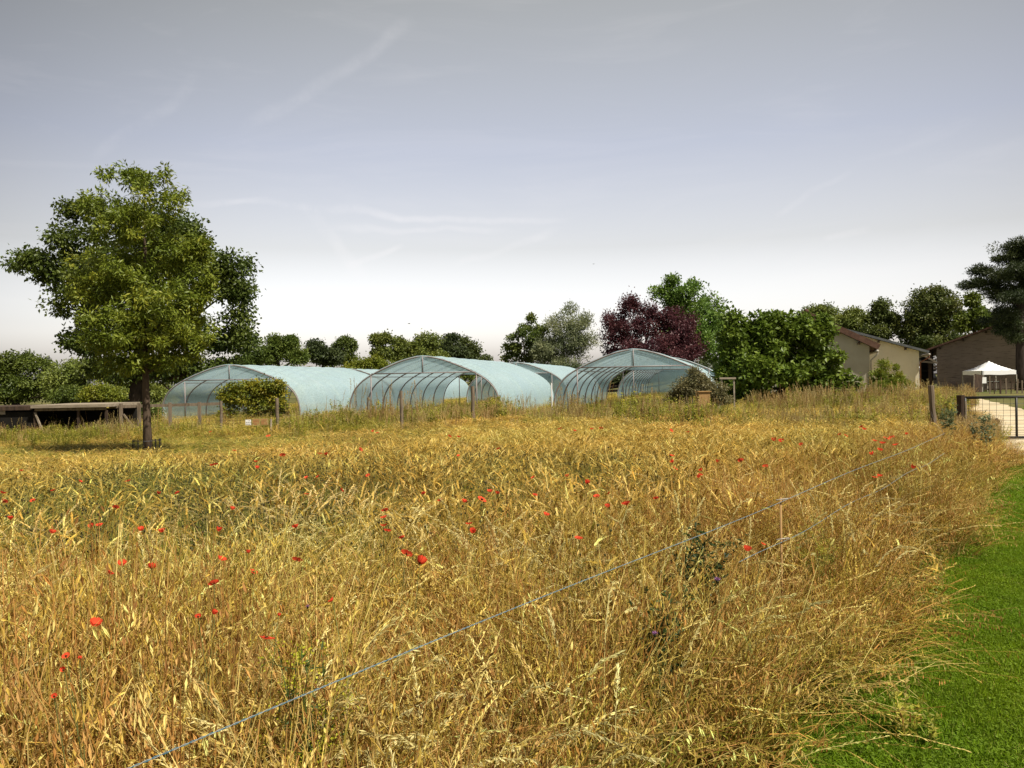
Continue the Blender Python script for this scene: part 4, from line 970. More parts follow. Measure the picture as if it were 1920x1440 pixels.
def spikelets(b, r, pts, dirs, L, W, col):
    n = len(pts); b.leaf(np.array(pts), np.array(dirs), unit(n, r), L, W, col, fold=0.25)
    b.leaf(np.array(pts), np.array(dirs) + 0.05, unit(n, r), L * 0.9, W * 0.9, col * 0.92, fold=0.25)
def g_brome(b, r, base, sc=1.0, az=None):
    h = r.uniform(.62, .92) * sc; P, dx = stem_path(r, base, h, r.uniform(.0, .15), r.uniform(.05, .42), az, droop=r.uniform(0, .22))
    c = pick(r, STRAW + BROWN); add_stem(b, P, .0011, .0006, pick(r, YGREEN), c)
    n = r.integers(9, 18); pts, ds = [], []
    for q in range(n):
        t = r.uniform(.66, 1.0); p, d = along(P, t); s = unit(1, r)[0] * .6 + d * .5 + np.array((dx[0] * .5, dx[1] * .5, 0)); s = norm(s)
        l = r.uniform(.012, .055) * (1.25 - t) * 2.2; e = p + s * l + np.array((0, 0, -l * .25))
        b.ribbon([p, (p + e) / 2 + np.array((0, 0, .004)), e], .0009, unit(1, r)[0], c)
        pts.append(e); ds.append(norm(s * .4 + np.array((0, 0, -1.0))))
    spikelets(b, r, pts, ds, r.uniform(.018, .032, n), r.uniform(.0036, .0065, n), np.clip(c * r.uniform(.95, 1.35), 0, .8))
def g_fine(b, r, base, sc=1.0, az=None):
    h = r.uniform(.60, .90) * sc; P, dx = stem_path(r, base, h, r.uniform(0, .12), r.uniform(.1, .5), az, k=8, droop=r.uniform(.05, .3))
    c = pick(r, STRAW); add_stem(b, P, .0011, .0006, pick(r, YGREEN + STRAW), c)
    n = 26; pts, ds = [], []
    for q in range(n):
        t = .68 + .32 * q / n; p, d = along(P, t); s = norm(unit(1, r)[0] * .45 + d); pts.append(p); ds.append(s)
    spikelets(b, r, pts, ds, r.uniform(.011, .020, n), r.uniform(.0026, .0046, n), np.clip(c * r.uniform(1.0, 1.35), 0, .8))
def g_culm(b, r, base, sc=1.0, cols=None):
    """a stiff upright dead stalk, sometimes kinked at a node, with a clasping dry leaf"""
    h = r.uniform(.45, .88) * sc; P, dx = stem_path(r, base, h, r.uniform(0, .13), r.uniform(0, .08), k=5)
    if r.random() < .3: P[3:, :2] += dx * r.uniform(.02, .12); P[4, 2] -= r.uniform(0, .12)
    c = pick(r, cols or (STRAW + BROWN)); b.tube(P, np.linspace(.0014, .0009, 5), 3, c, cap=False)
    if r.random() < .6:
        p, d = along(P, r.uniform(.3, .7)); u_ = unit(1, r)[0]; u_[2] = abs(u_[2]); l = r.uniform(.08, .2)
        Q = np.array([p, p + u_ * l * .5 + (0, 0, .02), p + u_ * l - (0, 0, l * .25)]); b.ribbon(Q, [.0045, .004, .0006], norm(np.cross(u_, (0, 0, 1)) + .01), pick(r, STRAW + BROWN))
def g_arc(b, r, base, sc=1.0):
    h = r.uniform(.80, 1.0) * sc; P, dx = stem_path(r, base, h, r.uniform(0, .15), r.uniform(.12, .42), None, k=10, droop=r.uniform(.10, .32))
    c = pick(r, [(.60, .50, .25), (.68, .58, .32), (.54, .42, .18), (.50, .36, .15)]); add_stem(b, P, .0013, .0007, pick(r, YGREEN + STRAW), c)
    n = 46; pts, ds = [], []; lo = r.uniform(.66, .8)
    for q in range(n):
        t = lo + (1 - lo) * q / n; p, d = along(P, t); s = norm(unit(1, r)[0] * .35 + d + np.array((0, 0, -.35))); pts.append(p + unit(1, r)[0] * .003); ds.append(s)
    spikelets(b, r, pts, ds, r.uniform(.012, .024, n), r.uniform(.0022, .0042, n), np.clip(c * r.uniform(1.0, 1.3), 0, .85))
def g_wheat(b, r, base, sc=1.0, az=None):
    h = r.uniform(.62, .80) * sc; P, dx = stem_path(r, base, h, r.uniform(0, .07), r.uniform(0, .10), az, k=6)
    c = pick(r, STRAW); add_stem(b, P, .0015, .001, pick(r, YGREEN), c)
    p0 = P[-1]; d = norm(P[-1] - P[-2] + np.array((dx[0], dx[1], 0)) * r.uniform(0, .12)); L = r.uniform(.05, .085)
    nod = r.uniform(0, .9); n = 16; pts, ds = [], []; s0 = norm(np.cross(d, (0, 0, 1)) + 1e-3)
    q_ = p0.copy(); dd = d.copy()
    for q in range(n):
        q_ = q_ + dd * L / n; dd = norm(dd + np.array((dx[0], dx[1], -.5)) * nod * .08)
        pts.append(q_.copy()); ds.append(norm(dd + s0 * (.35 if q % 2 else -.35)))
    cc = np.clip(c * r.uniform(.95, 1.3), 0, .8)
    b.leaf(np.array(pts), np.array(ds), unit(n, r), .014, .006, cc, fold=.3)
    b.leaf(np.array(pts), np.array(ds), np.tile(np.cross(d, s0), (n, 1)), .013, .006, cc * .9, fold=.3)
    for q in range(0, n, 1):   # awns
        e = pts[q] + norm(ds[q] + dd * 1.6 + unit(1, r)[0] * .12) * r.uniform(.05, .09)
        b.ribbon([pts[q], e], [.0008, .0003], unit(1, r)[0], cc * 1.05)
def g_blade(b, r, base, sc=1.0, cols=None, dry=False):
    h = r.uniform(.25, .6) * sc; P, dx = stem_path(r, base, h, r.uniform(0, .12), r.uniform(.05, .38), k=6, droop=r.uniform(0, .45))
    c = pick(r, cols or (YGREEN + GREEN)); w = r.uniform(.003, .0065)
    side = np.array((-dx[1], dx[0], r.uniform(-.3, .3)))
    b.ribbon(P, w * np.array([.7, 1, 1, .9, .6, .08]), norm(side), c)
def g_pod(b, r, base, sc=1.0):
    h = r.uniform(.5, .78) * sc; P, dx = stem_path(r, base, h, r.uniform(0, .10), r.uniform(0, .08), k=5)
    c = pick(r, [(.16, .17, .05), (.20, .20, .07), (.12, .13, .04)]); add_stem(b, P, .0011, .0009, c, c)
    p = P[-1]; s = r.uniform(.0038, .0062); L = s * r.uniform(1.9, 2.6)
    a = np.arange(6) * np.pi / 3; dk = pick(r, [(.085, .075, .035), (.12, .11, .05), (.06, .05, .025)])
    b.tube(np.array([p, p + (0, 0, L * .3), p + (0, 0, L * .85), p + (0, 0, L)]), [s * .3, s, s * 1.05, s * .9], 6, dk)
def g_leafy(b, r, base, sc=1.0, cols=GREEN, n=14, ls=.045):
    h = r.uniform(.35, .7) * sc; P, dx = stem_path(r, base, h, r.uniform(0, .12), r.uniform(0, .08), k=5)
    c = pick(r, cols); add_stem(b, P, .002, .001, c * .8, c)
    pts, ds = [], []
    for q in range(n):
        t = r.uniform(.15, 1); p, d = along(P, t); pts.append(p); s = unit(1, r)[0]; s[2] = abs(s[2]) * .4; ds.append(norm(s + d * .3))
    b.leaf(np.array(pts), np.array(ds), unit(n, r) * .5 + np.array((0, 0, 1)), ls * r.uniform(.6, 1.3, n), ls * .42, c, fold=.12)
def g_dock(b, r, base, sc=1.0):
    h = r.uniform(.8, 1.25) * sc; P, dx = stem_path(r, base, h, r.uniform(0, .10), r.uniform(0, .08), k=6)
    c = pick(r, [(.30, .17, .08), (.38, .25, .12), (.46, .34, .18), (.22, .12, .06)]); add_stem(b, P, .004, .002, c, c)
    n = 110; t = r.uniform(.42, 1.0, n); pts = np.array([along(P, x)[0] for x in t]); s = unit(n, r); s[:, 2] = abs(s[:, 2])
    b.leaf(pts, s, unit(n, r), .022 * (1.35 - t), .014, c * r.uniform(.8, 1.2, (n, 1)), fold=.2)
def g_plume(b, r, base, sc=1.0):
    h = r.uniform(.9, 1.3) * sc; P, dx = stem_path(r, base, h, r.uniform(0, .14), r.uniform(0, .22), k=7, droop=.05)
    c = pick(r, [(.46, .34, .17), (.55, .43, .24), (.38, .27, .12)]); add_stem(b, P, .0022, .001, pick(r, YGREEN), c)
    n = 60; t = r.uniform(.68, 1.0, n); pts = np.array([along(P, x)[0] for x in t]); s = unit(n, r) * .7; s[:, 2] += .9
    b.leaf(pts, s, unit(n, r), .035, .006, c * r.uniform(.9, 1.3, (n, 1)), fold=.2)
def proto(name, seed, radius, recipe, mat):
    """recipe: [(function, count, kwargs)]"""
    r = np.random.default_rng(seed); b = MB()
    for fn, n, kw in recipe:
        for _ in range(n):
            a = r.uniform(0, 2 * np.pi); q = radius * math.sqrt(r.random())
            fn(b, r, (q * math.cos(a), q * math.sin(a), 0), **kw)
    return b.mesh(name, mat)
def proto_collection(cname, meshes):
    col = bpy.data.collections.new(cname)
    for i, me in enumerate(meshes):
        o = bpy.data.objects.new('%s_%03d' % (cname, i), me); col.objects.link(o)
    return col
def scatter(name, col, P, rot, scl, idx, label=None, cat=None):
    """points -> real instances of whole plants, one 'stuff' object"""
    n = len(P); me = bpy.data.meshes.new(name + '_points'); me.vertices.add(n)
    me.vertices.foreach_set('co', np.asarray(P, np.float32).ravel())
    for nm, ty, dat, key in (('rotv', 'FLOAT_VECTOR', rot, 'vector'), ('sclv', 'FLOAT_VECTOR', scl, 'vector'), ('idx', 'INT', idx, 'value')):
        a = me.attributes.new(nm, ty, 'POINT'); a.data.foreach_set(key, np.asarray(dat, np.int32 if ty == 'INT' else np.float32).ravel())
    o = bpy.data.objects.new(name, me); C.objects.link(o); o['kind'] = 'stuff'
    ng = bpy.data.node_groups.new(name + '_scatter', 'GeometryNodeTree')
    ng.interface.new_socket('Geometry', in_out='INPUT', socket_type='NodeSocketGeometry'); ng.interface.new_socket('Geometry', in_out='OUTPUT', socket_type='NodeSocketGeometry')
    nd = ng.nodes; lk = ng.links
    gi = nd.new('NodeGroupInput'); go = nd.new('NodeGroupOutput'); ip = nd.new('GeometryNodeInstanceOnPoints'); ci = nd.new('GeometryNodeCollectionInfo')
    ci.inputs['Collection'].default_value = col; ci.inputs['Separate Children'].default_value = True; ci.inputs['Reset Children'].default_value = True
    def named(nm, ty):
        a = nd.new('GeometryNodeInputNamedAttribute'); a.data_type = ty; a.inputs['Name'].default_value = nm; return a.outputs['Attribute']
    lk.new(gi.outputs[0], ip.inputs['Points']); lk.new(ci.outputs[0], ip.inputs['Instance']); ip.inputs['Pick Instance'].default_value = True
    lk.new(named('idx', 'INT'), ip.inputs['Instance Index'])
    e2r = nd.new('FunctionNodeEulerToRotation'); lk.new(named('rotv', 'FLOAT_VECTOR'), e2r.inputs[0]); lk.new(e2r.outputs[0], ip.inputs['Rotation'])
    lk.new(named('sclv', 'FLOAT_VECTOR'), ip.inputs['Scale']); lk.new(ip.outputs[0], go.inputs[0])
    md = o.modifiers.new('scatter', 'NODES'); md.node_group = ng
    if cat: tag(o, label, cat)
    return o

NV = 6
kinds = []
# 0 golden brome with dry blades (foreground right)   1 pale arching fine grass (foreground left)
# 2 barley (middle)   3 green with poppy pods (left middle)   4 mixed rough   5 short crop
for v in range(NV): kinds.append(proto('brome_%d' % v, 100 + v, .17, [(g_brome, 19, {}), (g_fine, 9, {}), (g_culm, 30, {'cols': STRAW + BROWN + BROWN}), (g_blade, 26, {'cols': STRAW + BROWN + YGREEN, 'sc': 1.45}), (g_blade, 18, {'cols': BROWN + GREEN, 'sc': 1.2})], M_STRAW))
for v in range(NV): kinds.append(proto('arching_%d' % v, 200 + v, .17, [(g_fine, 22, {}), (g_brome, 7, {}), (g_culm, 18, {'cols': STRAW + YGREEN}), (g_blade, 24, {'cols': STRAW + YGREEN, 'sc': 1.35}), (g_blade, 38, {'sc': 1.3, 'cols': GREEN + GREEN + YGREEN})], M_STRAW))
for v in range(NV): kinds.append(proto('barley_%d' % v, 300 + v, .17, [(g_wheat, 24, {}), (g_fine, 6, {}), (g_brome, 3, {}), (g_culm, 10, {'cols': STRAW + YGREEN}), (g_pod, 2, {}), (g_blade, 22, {'cols': STRAW + YGREEN}), (g_blade, 18, {'cols': GREEN})], M_STRAW))
for v in range(NV): kinds.append(proto('podded_%d' % v, 400 + v, .17, [(g_pod, 22, {}), (g_wheat, 3, {}), (g_fine, 2, {}), (g_blade, 34, {'cols': GREEN, 'sc': 1.2}), (g_leafy, 3, {'ls': .035})], M_STRAW))
for v in range(NV): kinds.append(proto('bents_%d' % v, 500 + v, .18, [(g_brome, 6, {}), (g_fine, 8, {}), (g_blade, 22, {'cols': STRAW + GREEN}), (g_leafy, 3, {'ls': .04})], M_STRAW))
for v in range(NV): kinds.append(proto('arcs_%d' % v, 560 + v, .16, [(g_arc, 5, {})], M_STRAW))
meadow_col = proto_collection('meadow_plants', kinds)

def vnoise(x, y, s, seed):
    """smooth value noise, for patchy plant kinds"""
    r = np.random.default_rng(seed); T = r.random((64, 64)); X = x / s + 31.3; Y = y / s + 17.7
    i = np.floor(X).astype(int); j = np.floor(Y).astype(int); fx = X - i; fy = Y - j; fx = fx * fx * (3 - 2 * fx); fy = fy * fy * (3 - 2 * fy)
    g = lambda a, b_: T[a % 64, b_ % 64]
    return (g(i, j) * (1 - fx) + g(i + 1, j) * fx) * (1 - fy) + (g(i, j + 1) * (1 - fx) + g(i + 1, j + 1) * fx) * fy
def scatter_area(Y0, Y1, dens, seed, xpad=1.6, slack=0.72):
    r = np.random.default_rng(seed); W = Y1 * slack + xpad
    n = int((Y1 - Y0) * 2 * W * dens); x = r.uniform(-W, W, n); y = r.uniform(Y0, Y1, n)
    k = np.abs(x) < y * slack + xpad; return x[k], y[k], r
def meadow_limit(x, y):
    """True inside the unmown meadow"""
    n, s = ns(x, y)
    return (n < EDGE_N - 0.08 + edge_wobble(s)) 
PX, PR, PS, PI = [], [], [], []
for (Y0, Y1, dens, sd_) in ((-1.2, 4.0, 40, 1), (4.0, 9.0, 30, 2), (9.0, 16.5, 24, 3), (16.5, 26, 13, 4)):
    x, y, r = scatter_area(Y0, Y1, dens, sd_, xpad=2.2)
    k = meadow_limit(x, y)
    d0 = np.hypot(x, y); k &= (d0 > 0.62)
    # leave the drive and gate clear
    k &= ~((y > 13.5) & (x > 0.565 * y + 0.2))
    k &= r.random(len(x)) < np.clip(0.12 + 1.35 * vnoise(x, y, 0.26, 14), 0, 1)
    x, y = x[k], y[k]; n = len(x); nn, ss = ns(x, y)
    near_edge = sstep(-4.2, -1.4, nn + (vnoise(x, y, 1.5, 8) - .5) * 2.5)
    foreground = sstep(6.5, 3.2, y + (vnoise(x, y, 1.2, 9) - .5) * 2.5)
    podz = sstep(1.6, -2.2, x - 0.12 * y + (vnoise(x, y, 1.6, 10) - .5) * 3) * sstep(3.3, 5.0, y) * sstep(14, 9.5, y)
    u = r.random(n); kind = np.full(n, 2)
    kind = np.where(u < 0.12, 4, kind)
    kind = np.where(r.random(n) < foreground * 0.9, 1, kind)
    kind = np.where(r.random(n) < near_edge * 0.92, 0, kind)
    kind = np.where(r.random(n) < podz * 0.9 * (1 - near_edge), 3, kind)
    kind = np.where((y > 10) & (x < -2) & (r.random(n) < np.interp(y, [10, 15], [.45, .9])), np.where(r.random(n) < .5, 4, 3), kind)
    hs_ = np.interp(y, [0, 2.2, 4, 5, 9, 13, 17, 21, 26], [1.26, 1.22, 1.05, 0.98, 0.90, 0.74, 0.56, 0.48, 0.5])
    hs_ = hs_ + np.maximum(1.04 - hs_, 0) * near_edge * 0.85 * sstep(14, 8, y)                         # the strip by the rope stays tall
    edge_dist = np.clip((EDGE_N - nn) / 0.5, 0, 1); hs_ *= 0.78 + 0.22 * edge_dist
    hs_ *= 1 - sstep(-1.5, -7, x) * (1 - np.interp(y, [6, 10, 14, 18, 26], [1, .82, .60, .42, .40]))
    hs_ *= 0.86 + 0.28 * vnoise(x, y, 0.9, 11)
    wd = np.interp(y, [0, 2.5, 5, 9, 16, 26], [1.3, 1.25, 1.1, 1.15, 1.35, 1.6])
    PX.append(np.stack([x, y, zg(x, y) - 0.01], 1))
    tilt = r.normal(0, 0.10, (n, 2)); tilt[:, 0] += 0.05
    lean_out = (1 - edge_dist) * 0.34 * r.uniform(.1, 1.6, n)                                      # stalks at the edge flop over the lawn
    tilt[:, 1] += lean_out * 0.82; tilt[:, 0] += lean_out * 0.5
    PR.append(np.concatenate([tilt, r.uniform(0, 2 * np.pi, (n, 1))], 1)); PS.append(np.stack([wd, wd, hs_ * r.uniform(.85, 1.12, n)], 1)); PI.append(kind * NV + r.integers(0, NV, n))
r = np.random.default_rng(91); n = 560; y = r.uniform(.5, 6.5, n) ** 1.0; x = r.uniform(-1, 1, n) * (y * .72 + .8); k = meadow_limit(x, y) & (np.hypot(x, y) > .8) & (vnoise(x, y, .8, 33) > .42)
x, y = x[k], y[k]; n = len(x); PX.append(np.stack([x, y, zg(x, y)], 1)); PR.append(np.concatenate([r.normal(0, .12, (n, 2)), r.uniform(0, 6.28, (n, 1))], 1))
q = np.interp(y, [0, 2.5, 6.5], [1.08, 1.06, 1.0])[:, None] * r.uniform(.9, 1.1, (n, 1)); PS.append(np.concatenate([q * 1.1, q * 1.1, q], 1)); PI.append(5 * NV + r.integers(0, NV, n))
# euler XYZ applies x,y tilt before z turn: turn the tilt into the world frame
PX = np.concatenate(PX); PR = np.concatenate(PR); PS = np.concatenate(PS); PI = np.concatenate(PI)
def world_tilt(R_):
    from mathutils import Euler
    out = np.empty_like(R_)
    for i_, (a, b_, c_) in enumerate(R_):
        m = Matrix.Rotation(b_, 3, 'Y') @ Matrix.Rotation(a, 3, 'X') @ Matrix.Rotation(c_, 3, 'Z'); e = m.to_euler('XYZ'); out[i_] = e
    return out
PR = world_tilt(PR)
scatter('meadow_grass', meadow_col, PX, PR, PS, PI)

# weeds band before the tunnels
wk = []
for v in range(5): wk.append(proto('dock_%d' % v, 600 + v, .25, [(g_dock, 5, {}), (g_plume, 3, {}), (g_blade, 14, {'cols': STRAW + YGREEN, 'sc': 1.4})], M_STRAW))
for v in range(5): wk.append(proto('greenweed_%d' % v, 620 + v, .28, [(g_leafy, 13, {'n': 26, 'ls': .085, 'sc': 1.35, 'cols': GREEN + [(.36, .34, .06), (.28, .28, .05), (.34, .28, .09)]}), (g_plume, 1, {}), (g_blade, 10, {'sc': 1.3})], M_GREEN))
for v in range(5): wk.append(proto('plume_%d' % v, 640 + v, .25, [(g_plume, 11, {}), (g_dock, 1, {}), (g_blade, 22, {'cols': STRAW + GREEN, 'sc': 1.5})], M_STRAW))
for v in range(5): wk.append(proto('lowgrass_%d' % v, 660 + v, .25, [(g_blade, 60, {'cols': YGREEN + GREEN + STRAW, 'sc': .8}), (g_fine, 5, {'sc': .6})], M_STRAW))
weed_col = proto_collection('weed_plants', wk)
def line_y(x):                                                            # where the old fence line and its weeds run
    return np.interp(x, [-22, -13, -8, -4, 0, 4, 8, 11, 14], [24.5, 24.5, 25.5, 26, 25, 22.5, 20.5, 19.5, 19.5])
r = np.random.default_rng(77); n = 3600
x = r.uniform(-24, 22, n); y = line_y(x) + r.normal(0, 1.5, n) + r.exponential(1.8, n)
k = ~((y > 13.5) & (x > 0.56 * y + 0.15)); x, y = x[k], y[k]; n = len(x)
g = vnoise(x, y, 2.2, 21); u = r.random(n)
kind = np.where(u < .35 + .3 * (g > .55), 2, 0); kind = np.where(r.random(n) < np.where(g < .5, .75, .25), 1, kind)
hs_ = np.where(kind == 0, r.uniform(.45, 1.0, n) * np.where(r.random(n) < .2, 1.4, 1), np.where(kind == 1, r.uniform(.45, 1.05, n), r.uniform(.40, .80, n))) * np.interp(x, [-22, -13, -12, -9, -6, 2, 10], [.66, .66, .62, .50, .88, .95, .82]) * (0.55 + .75 * vnoise(x, y, 1.0, 22)) * np.where(y < line_y(x), .75, 1)
inside_shrub = (np.abs(x + 11.5) < 2.2) & (y > 25.2); hs_ *= np.where((x > -9.8) & (x < -7.0) & (y < 25.8), .28, 1)
P1 = np.stack([x, y, zg(x, y) - .01], 1); R1 = np.concatenate([r.normal(0, .06, (n, 2)), r.uniform(0, 6.28, (n, 1))], 1); S1 = np.stack([hs_ * 1.15, hs_ * 1.15, hs_], 1); I1 = kind * 5 + r.integers(0, 5, n)
# rougher low grass between and behind, round tunnels and houses
n = 9000; x = r.uniform(-32, 34, n); y = r.uniform(24, 60, n); k = ~((x > 0.56 * y - 1.5) & (x < 0.64 * y + 3) & (y > 13)) & (np.abs(x) < .7 * y + 2)
x, y = x[k], y[k]; n = len(x); kind = np.full(n, 3); h2_ = r.uniform(.5, 1.1, n)
P2 = np.stack([x, y, zg(x, y) - .01], 1); R2 = np.concatenate([r.normal(0, .06, (n, 2)), r.uniform(0, 6.28, (n, 1))], 1); S2 = np.stack([h2_ * 2.2, h2_ * 2.2, h2_], 1); I2 = kind * 5 + r.integers(0, 5, n)
# taller growth at the foot of the house walls and under the fig
n = 520; x = r.uniform(9, 21, n); y = np.interp(x, [9, 14, 21], [29, 33, 34]) + r.normal(0, 1.2, n); k = x < 0.56 * y + .5
x, y = x[k], y[k]; n = len(x); h3 = r.uniform(.35, .85, n) * np.where(r.random(n) < .15, 1.3, 1)
P3 = np.stack([x, y, zg(x, y) - .01], 1); R3 = np.concatenate([r.normal(0, .06, (n, 2)), r.uniform(0, 6.28, (n, 1))], 1); S3 = np.stack([h3 * 1.2, h3 * 1.2, h3], 1); I3 = r.choice([0, 0, 1, 2], n) * 5 + r.integers(0, 5, n)
# the overgrown corner by the gate and the leaning post
n = 420; q = r.uniform(0, 1, n); x = 8.2 + q * 2.3 + r.normal(0, .35, n); y = 14.6 + q * 3.2 + r.normal(0, .5, n); k = (x < .585 * y + .3)
x, y = x[k], y[k]; n = len(x); h4 = r.uniform(.35, .62, n)
P4 = np.stack([x, y, zg(x, y) - .01], 1); R4 = np.concatenate([r.normal(0, .12, (n, 2)), r.uniform(0, 6.28, (n, 1))], 1); S4 = np.stack([h4, h4, h4], 1); I4 = r.choice([0, 1, 2, 2], n) * 5 + r.integers(0, 5, n)
# dark leafy weeds where the meadow frays into the lawn
n = 60; s5 = r.uniform(1.4, 9, n); n5 = EDGE_N + r.normal(-.02, .14, n); x = n5 * _n.x + s5 * _d.x; y = n5 * _n.y + s5 * _d.y; h5 = r.uniform(.16, .42, n)
P5 = np.stack([x, y, zg(x, y) - .01], 1); R5 = np.concatenate([r.normal(0, .2, (n, 2)), r.uniform(0, 6.28, (n, 1))], 1); S5 = np.stack([h5 * 1.2, h5 * 1.2, h5], 1); I5 = 5 + r.integers(0, 5, n)
P4 = np.concatenate([P4, P5]); R4 = np.concatenate([R4, R5]); S4 = np.concatenate([S4, S5]); I4 = np.concatenate([I4, I5])
scatter('tall_weeds', weed_col, np.concatenate([P1, P2, P3, P4]), np.concatenate([R1, R2, R3, R4]), np.concatenate([S1, S2, S3, S4]), np.concatenate([I1, I2, I3, I4]))

# lawn blades
def lawn_proto(seed):
    r = np.random.default_rng(seed); b = MB(); n = 170
    a = r.uniform(0, 6.28, n); q = .13 * np.sqrt(r.random(n)); P = np.stack([q * np.cos(a), q * np.sin(a), np.zeros(n)], 1)
    D = unit(n, r) * .75; D[:, 2] = abs(D[:, 2]) + .45
    cols = np.array([(.15, .25, .010), (.185, .29, .012), (.115, .20, .010), (.32, .34, .08)])[r.choice(4, n, p=[.35, .35, .25, .05])] * r.uniform(.85, 1.15, (n, 1))
    b.leaf(P, D, unit(n, r), r.uniform(.022, .05, n), r.uniform(.0035, .0065, n), cols, fold=.1)
    m = 26; P = np.stack([r.uniform(-.12, .12, m), r.uniform(-.12, .12, m), r.uniform(.012, .03, m)], 1)
    D = unit(m, r); D[:, 2] *= .2; N = unit(m, r) * .3; N[:, 2] += 1
    b.leaf(P, D, N, .014, .012, np.array((.14, .22, .02)), fold=.05)
    return b.mesh('turf_%d' % seed, M_LAWN)
lawn_col = proto_collection('lawn_plants', [lawn_proto(900 + i) for i in range(6)])
r = np.random.default_rng(31)
def lawn_pts(n, s0, s1, n1):
    s_ = r.uniform(s0, s1, n); nn = r.uniform(EDGE_N - .45, n1, n); X = nn * _n.x + s_ * _d.x; Y = nn * _n.y + s_ * _d.y
    return X, Y
xa, ya = lawn_pts(26000, -1.5, 10, 3.5); xb, yb = lawn_pts(9000, 10, 19, 4.0); xc, yc = lawn_pts(9000, 19, 52, 8)
x = np.concatenate([xa, xb, xc]); y = np.concatenate([ya, yb, yc]); big = np.concatenate([np.ones(len(xa)), np.full(len(xb), 1.6), np.full(len(xc), 3.0)])
on_gravel = ((y > 13.4) & (y < 18.5) & (x > 8.9) & (x > 8.6 + (15.2 - y) * 1.7)) | ((y >= 18) & (x < np.interp(y, [18, 30, 41, 50], [15, 19.2, 24.2, 26.6])))
k = ~on_gravel & (x > -2) & ((y > 0.5) | (np.hypot(x, y) > .3)); x, y, big = x[k], y[k], big[k]; n = len(x)
hh = r.uniform(.6, 1.05, n) * (0.75 + .5 * vnoise(x, y, .35, 5))
scatter('lawn_grass', lawn_col, np.stack([x, y, zg(x, y) + .008], 1), np.concatenate([r.normal(0, .08, (n, 2)), r.uniform(0, 6.28, (n, 1))], 1),
        np.stack([big, big, hh * np.sqrt(big)], 1), r.integers(0, 6, n))

# ------------------------------------------------------------ poppies, knapweed, bedstraw, bushy weed, birds
RED = np.array((0.80, 0.095, 0.04))
def top_z(y): return float(np.interp(y, [0, 2.2, 4, 5, 9, 13, 17, 21], [1.02, .99, .91, .86, .80, .66, .50, .45]))
def spot(px, py):
    z = 0.9
    for _ in range(25):
        p = drop(px, py, z); lf = float(sstep(-1.5, -7, p.x)); z = 0.6 * z + 0.4 * (top_z(p.y) * (1 - lf * (1 - float(np.interp(p.y, [6, 10, 14, 18, 26], [1, .82, .60, .42, .40])))) + zgf(p.x, p.y))
    return p
def petal_mesh(r, rad, cup, j):
    k = 6; u = np.linspace(0.08, 1, k); w = np.linspace(-1, 1, k); U, W_ = np.meshgrid(u, w, indexing='ij')
    half = 0.95 * np.sin(np.clip(U * 1.9, 0, np.pi / 2)) * (1 - .15 * U ** 6)
    th = W_ * half * 0.95
    rr = rad * U * (1 - .06 * W_ ** 2 + .05 * np.sin(W_ * 7 + j))
    z = rad * (cup * U ** 1.7) + rad * .07 * np.sin(W_ * 9 + j * 2) * U
    z = z + .012 * rad * j
    a = th; X = rr * np.cos(a) * (1 - cup * .35 * U); Y = rr * np.sin(a) * (1 - cup * .2 * U)
    V = np.stack([X, Y, z], -1).reshape(-1, 3)
    i = np.arange(k - 1)[:, None] * k + np.arange(k - 1)[None, :]; F = np.stack([i, i + 1, i + k + 1, i + k], -1).reshape(-1, 4)
    return V, F
def centre_geo(b, rad):
    b.tube([(0, 0, 0), (0, 0, rad * .12), (0, 0, rad * .30), (0, 0, rad * .33)], [rad * .12, rad * .17, rad * .17, rad * .08], 8, (.02, .03, .012))
    r_ = np.random.default_rng(1); n = 26; a = r_.uniform(0, 6.28, n); P = np.stack([rad * .12 * np.cos(a), rad * .12 * np.sin(a), np.full(n, rad * .08)], 1)
    D = np.stack([np.cos(a), np.sin(a), np.full(n, .9)], 1); b.leaf(P, D, unit(n, r_), rad * .3, rad * .06, (.012, .008, .012))
def stem_geo(b, h, r_, lean=0.04):
    t = np.linspace(0, 1, 7)[:, None]; P = np.concatenate([lean * np.sin(t * 2.5), lean * .4 * t, -h * (1 - t)], 1); P = P - P[-1]
    b.tube(P, .0010, 5, (.24, .25, .08), cap=False)
pvar = []
for v in range(5):
    r_ = np.random.default_rng(50 + v); cup = [.25, .55, .95, .4, .75][v]; ms = []
    for j in range(4):
        V, F = petal_mesh(r_, 1.0, cup * r_.uniform(.8, 1.2), j)
        b = MB(); b.add(V, F, RED * r_.uniform(.85, 1.15)); ms.append(b.mesh('petal', M_PETAL, True))
    b = MB(); centre_geo(b, 1.0); c_ = b.mesh('centre', M_PETAL, True)
    b = MB()
    for j in range(4):
        V, F = petal_mesh(r_, 1.0, cup * r_.uniform(.8, 1.2), j); a = j * np.pi / 2 + .2; m = np.array([[np.cos(a), -np.sin(a), 0], [np.sin(a), np.cos(a), 0], [0, 0, 1]])
        b.add(V @ m.T, F, RED * r_.uniform(.85, 1.15))
    centre_geo(b, 1.0); whole = b
    pvar.append((ms, c_, whole))
b = MB(); stem_geo(b, 0.75, None); stem_mesh = b.mesh('stem', M_GREEN, True)
small_meshes = []
for v in range(5):
    b = MB(); w_ = pvar[v][2]; s_ = 0.032
    for V, F, c_ in zip(w_.v, [None] * len(w_.v), w_.c): pass
    V = np.concatenate(w_.v) * s_; b.v.append(V); b.f = list(w_.f); b.n = len(V); b.c.append(np.concatenate(w_.c))
    stem_geo(b, 0.7, None); small_meshes.append(b.mesh('poppy', M_PETAL, True))
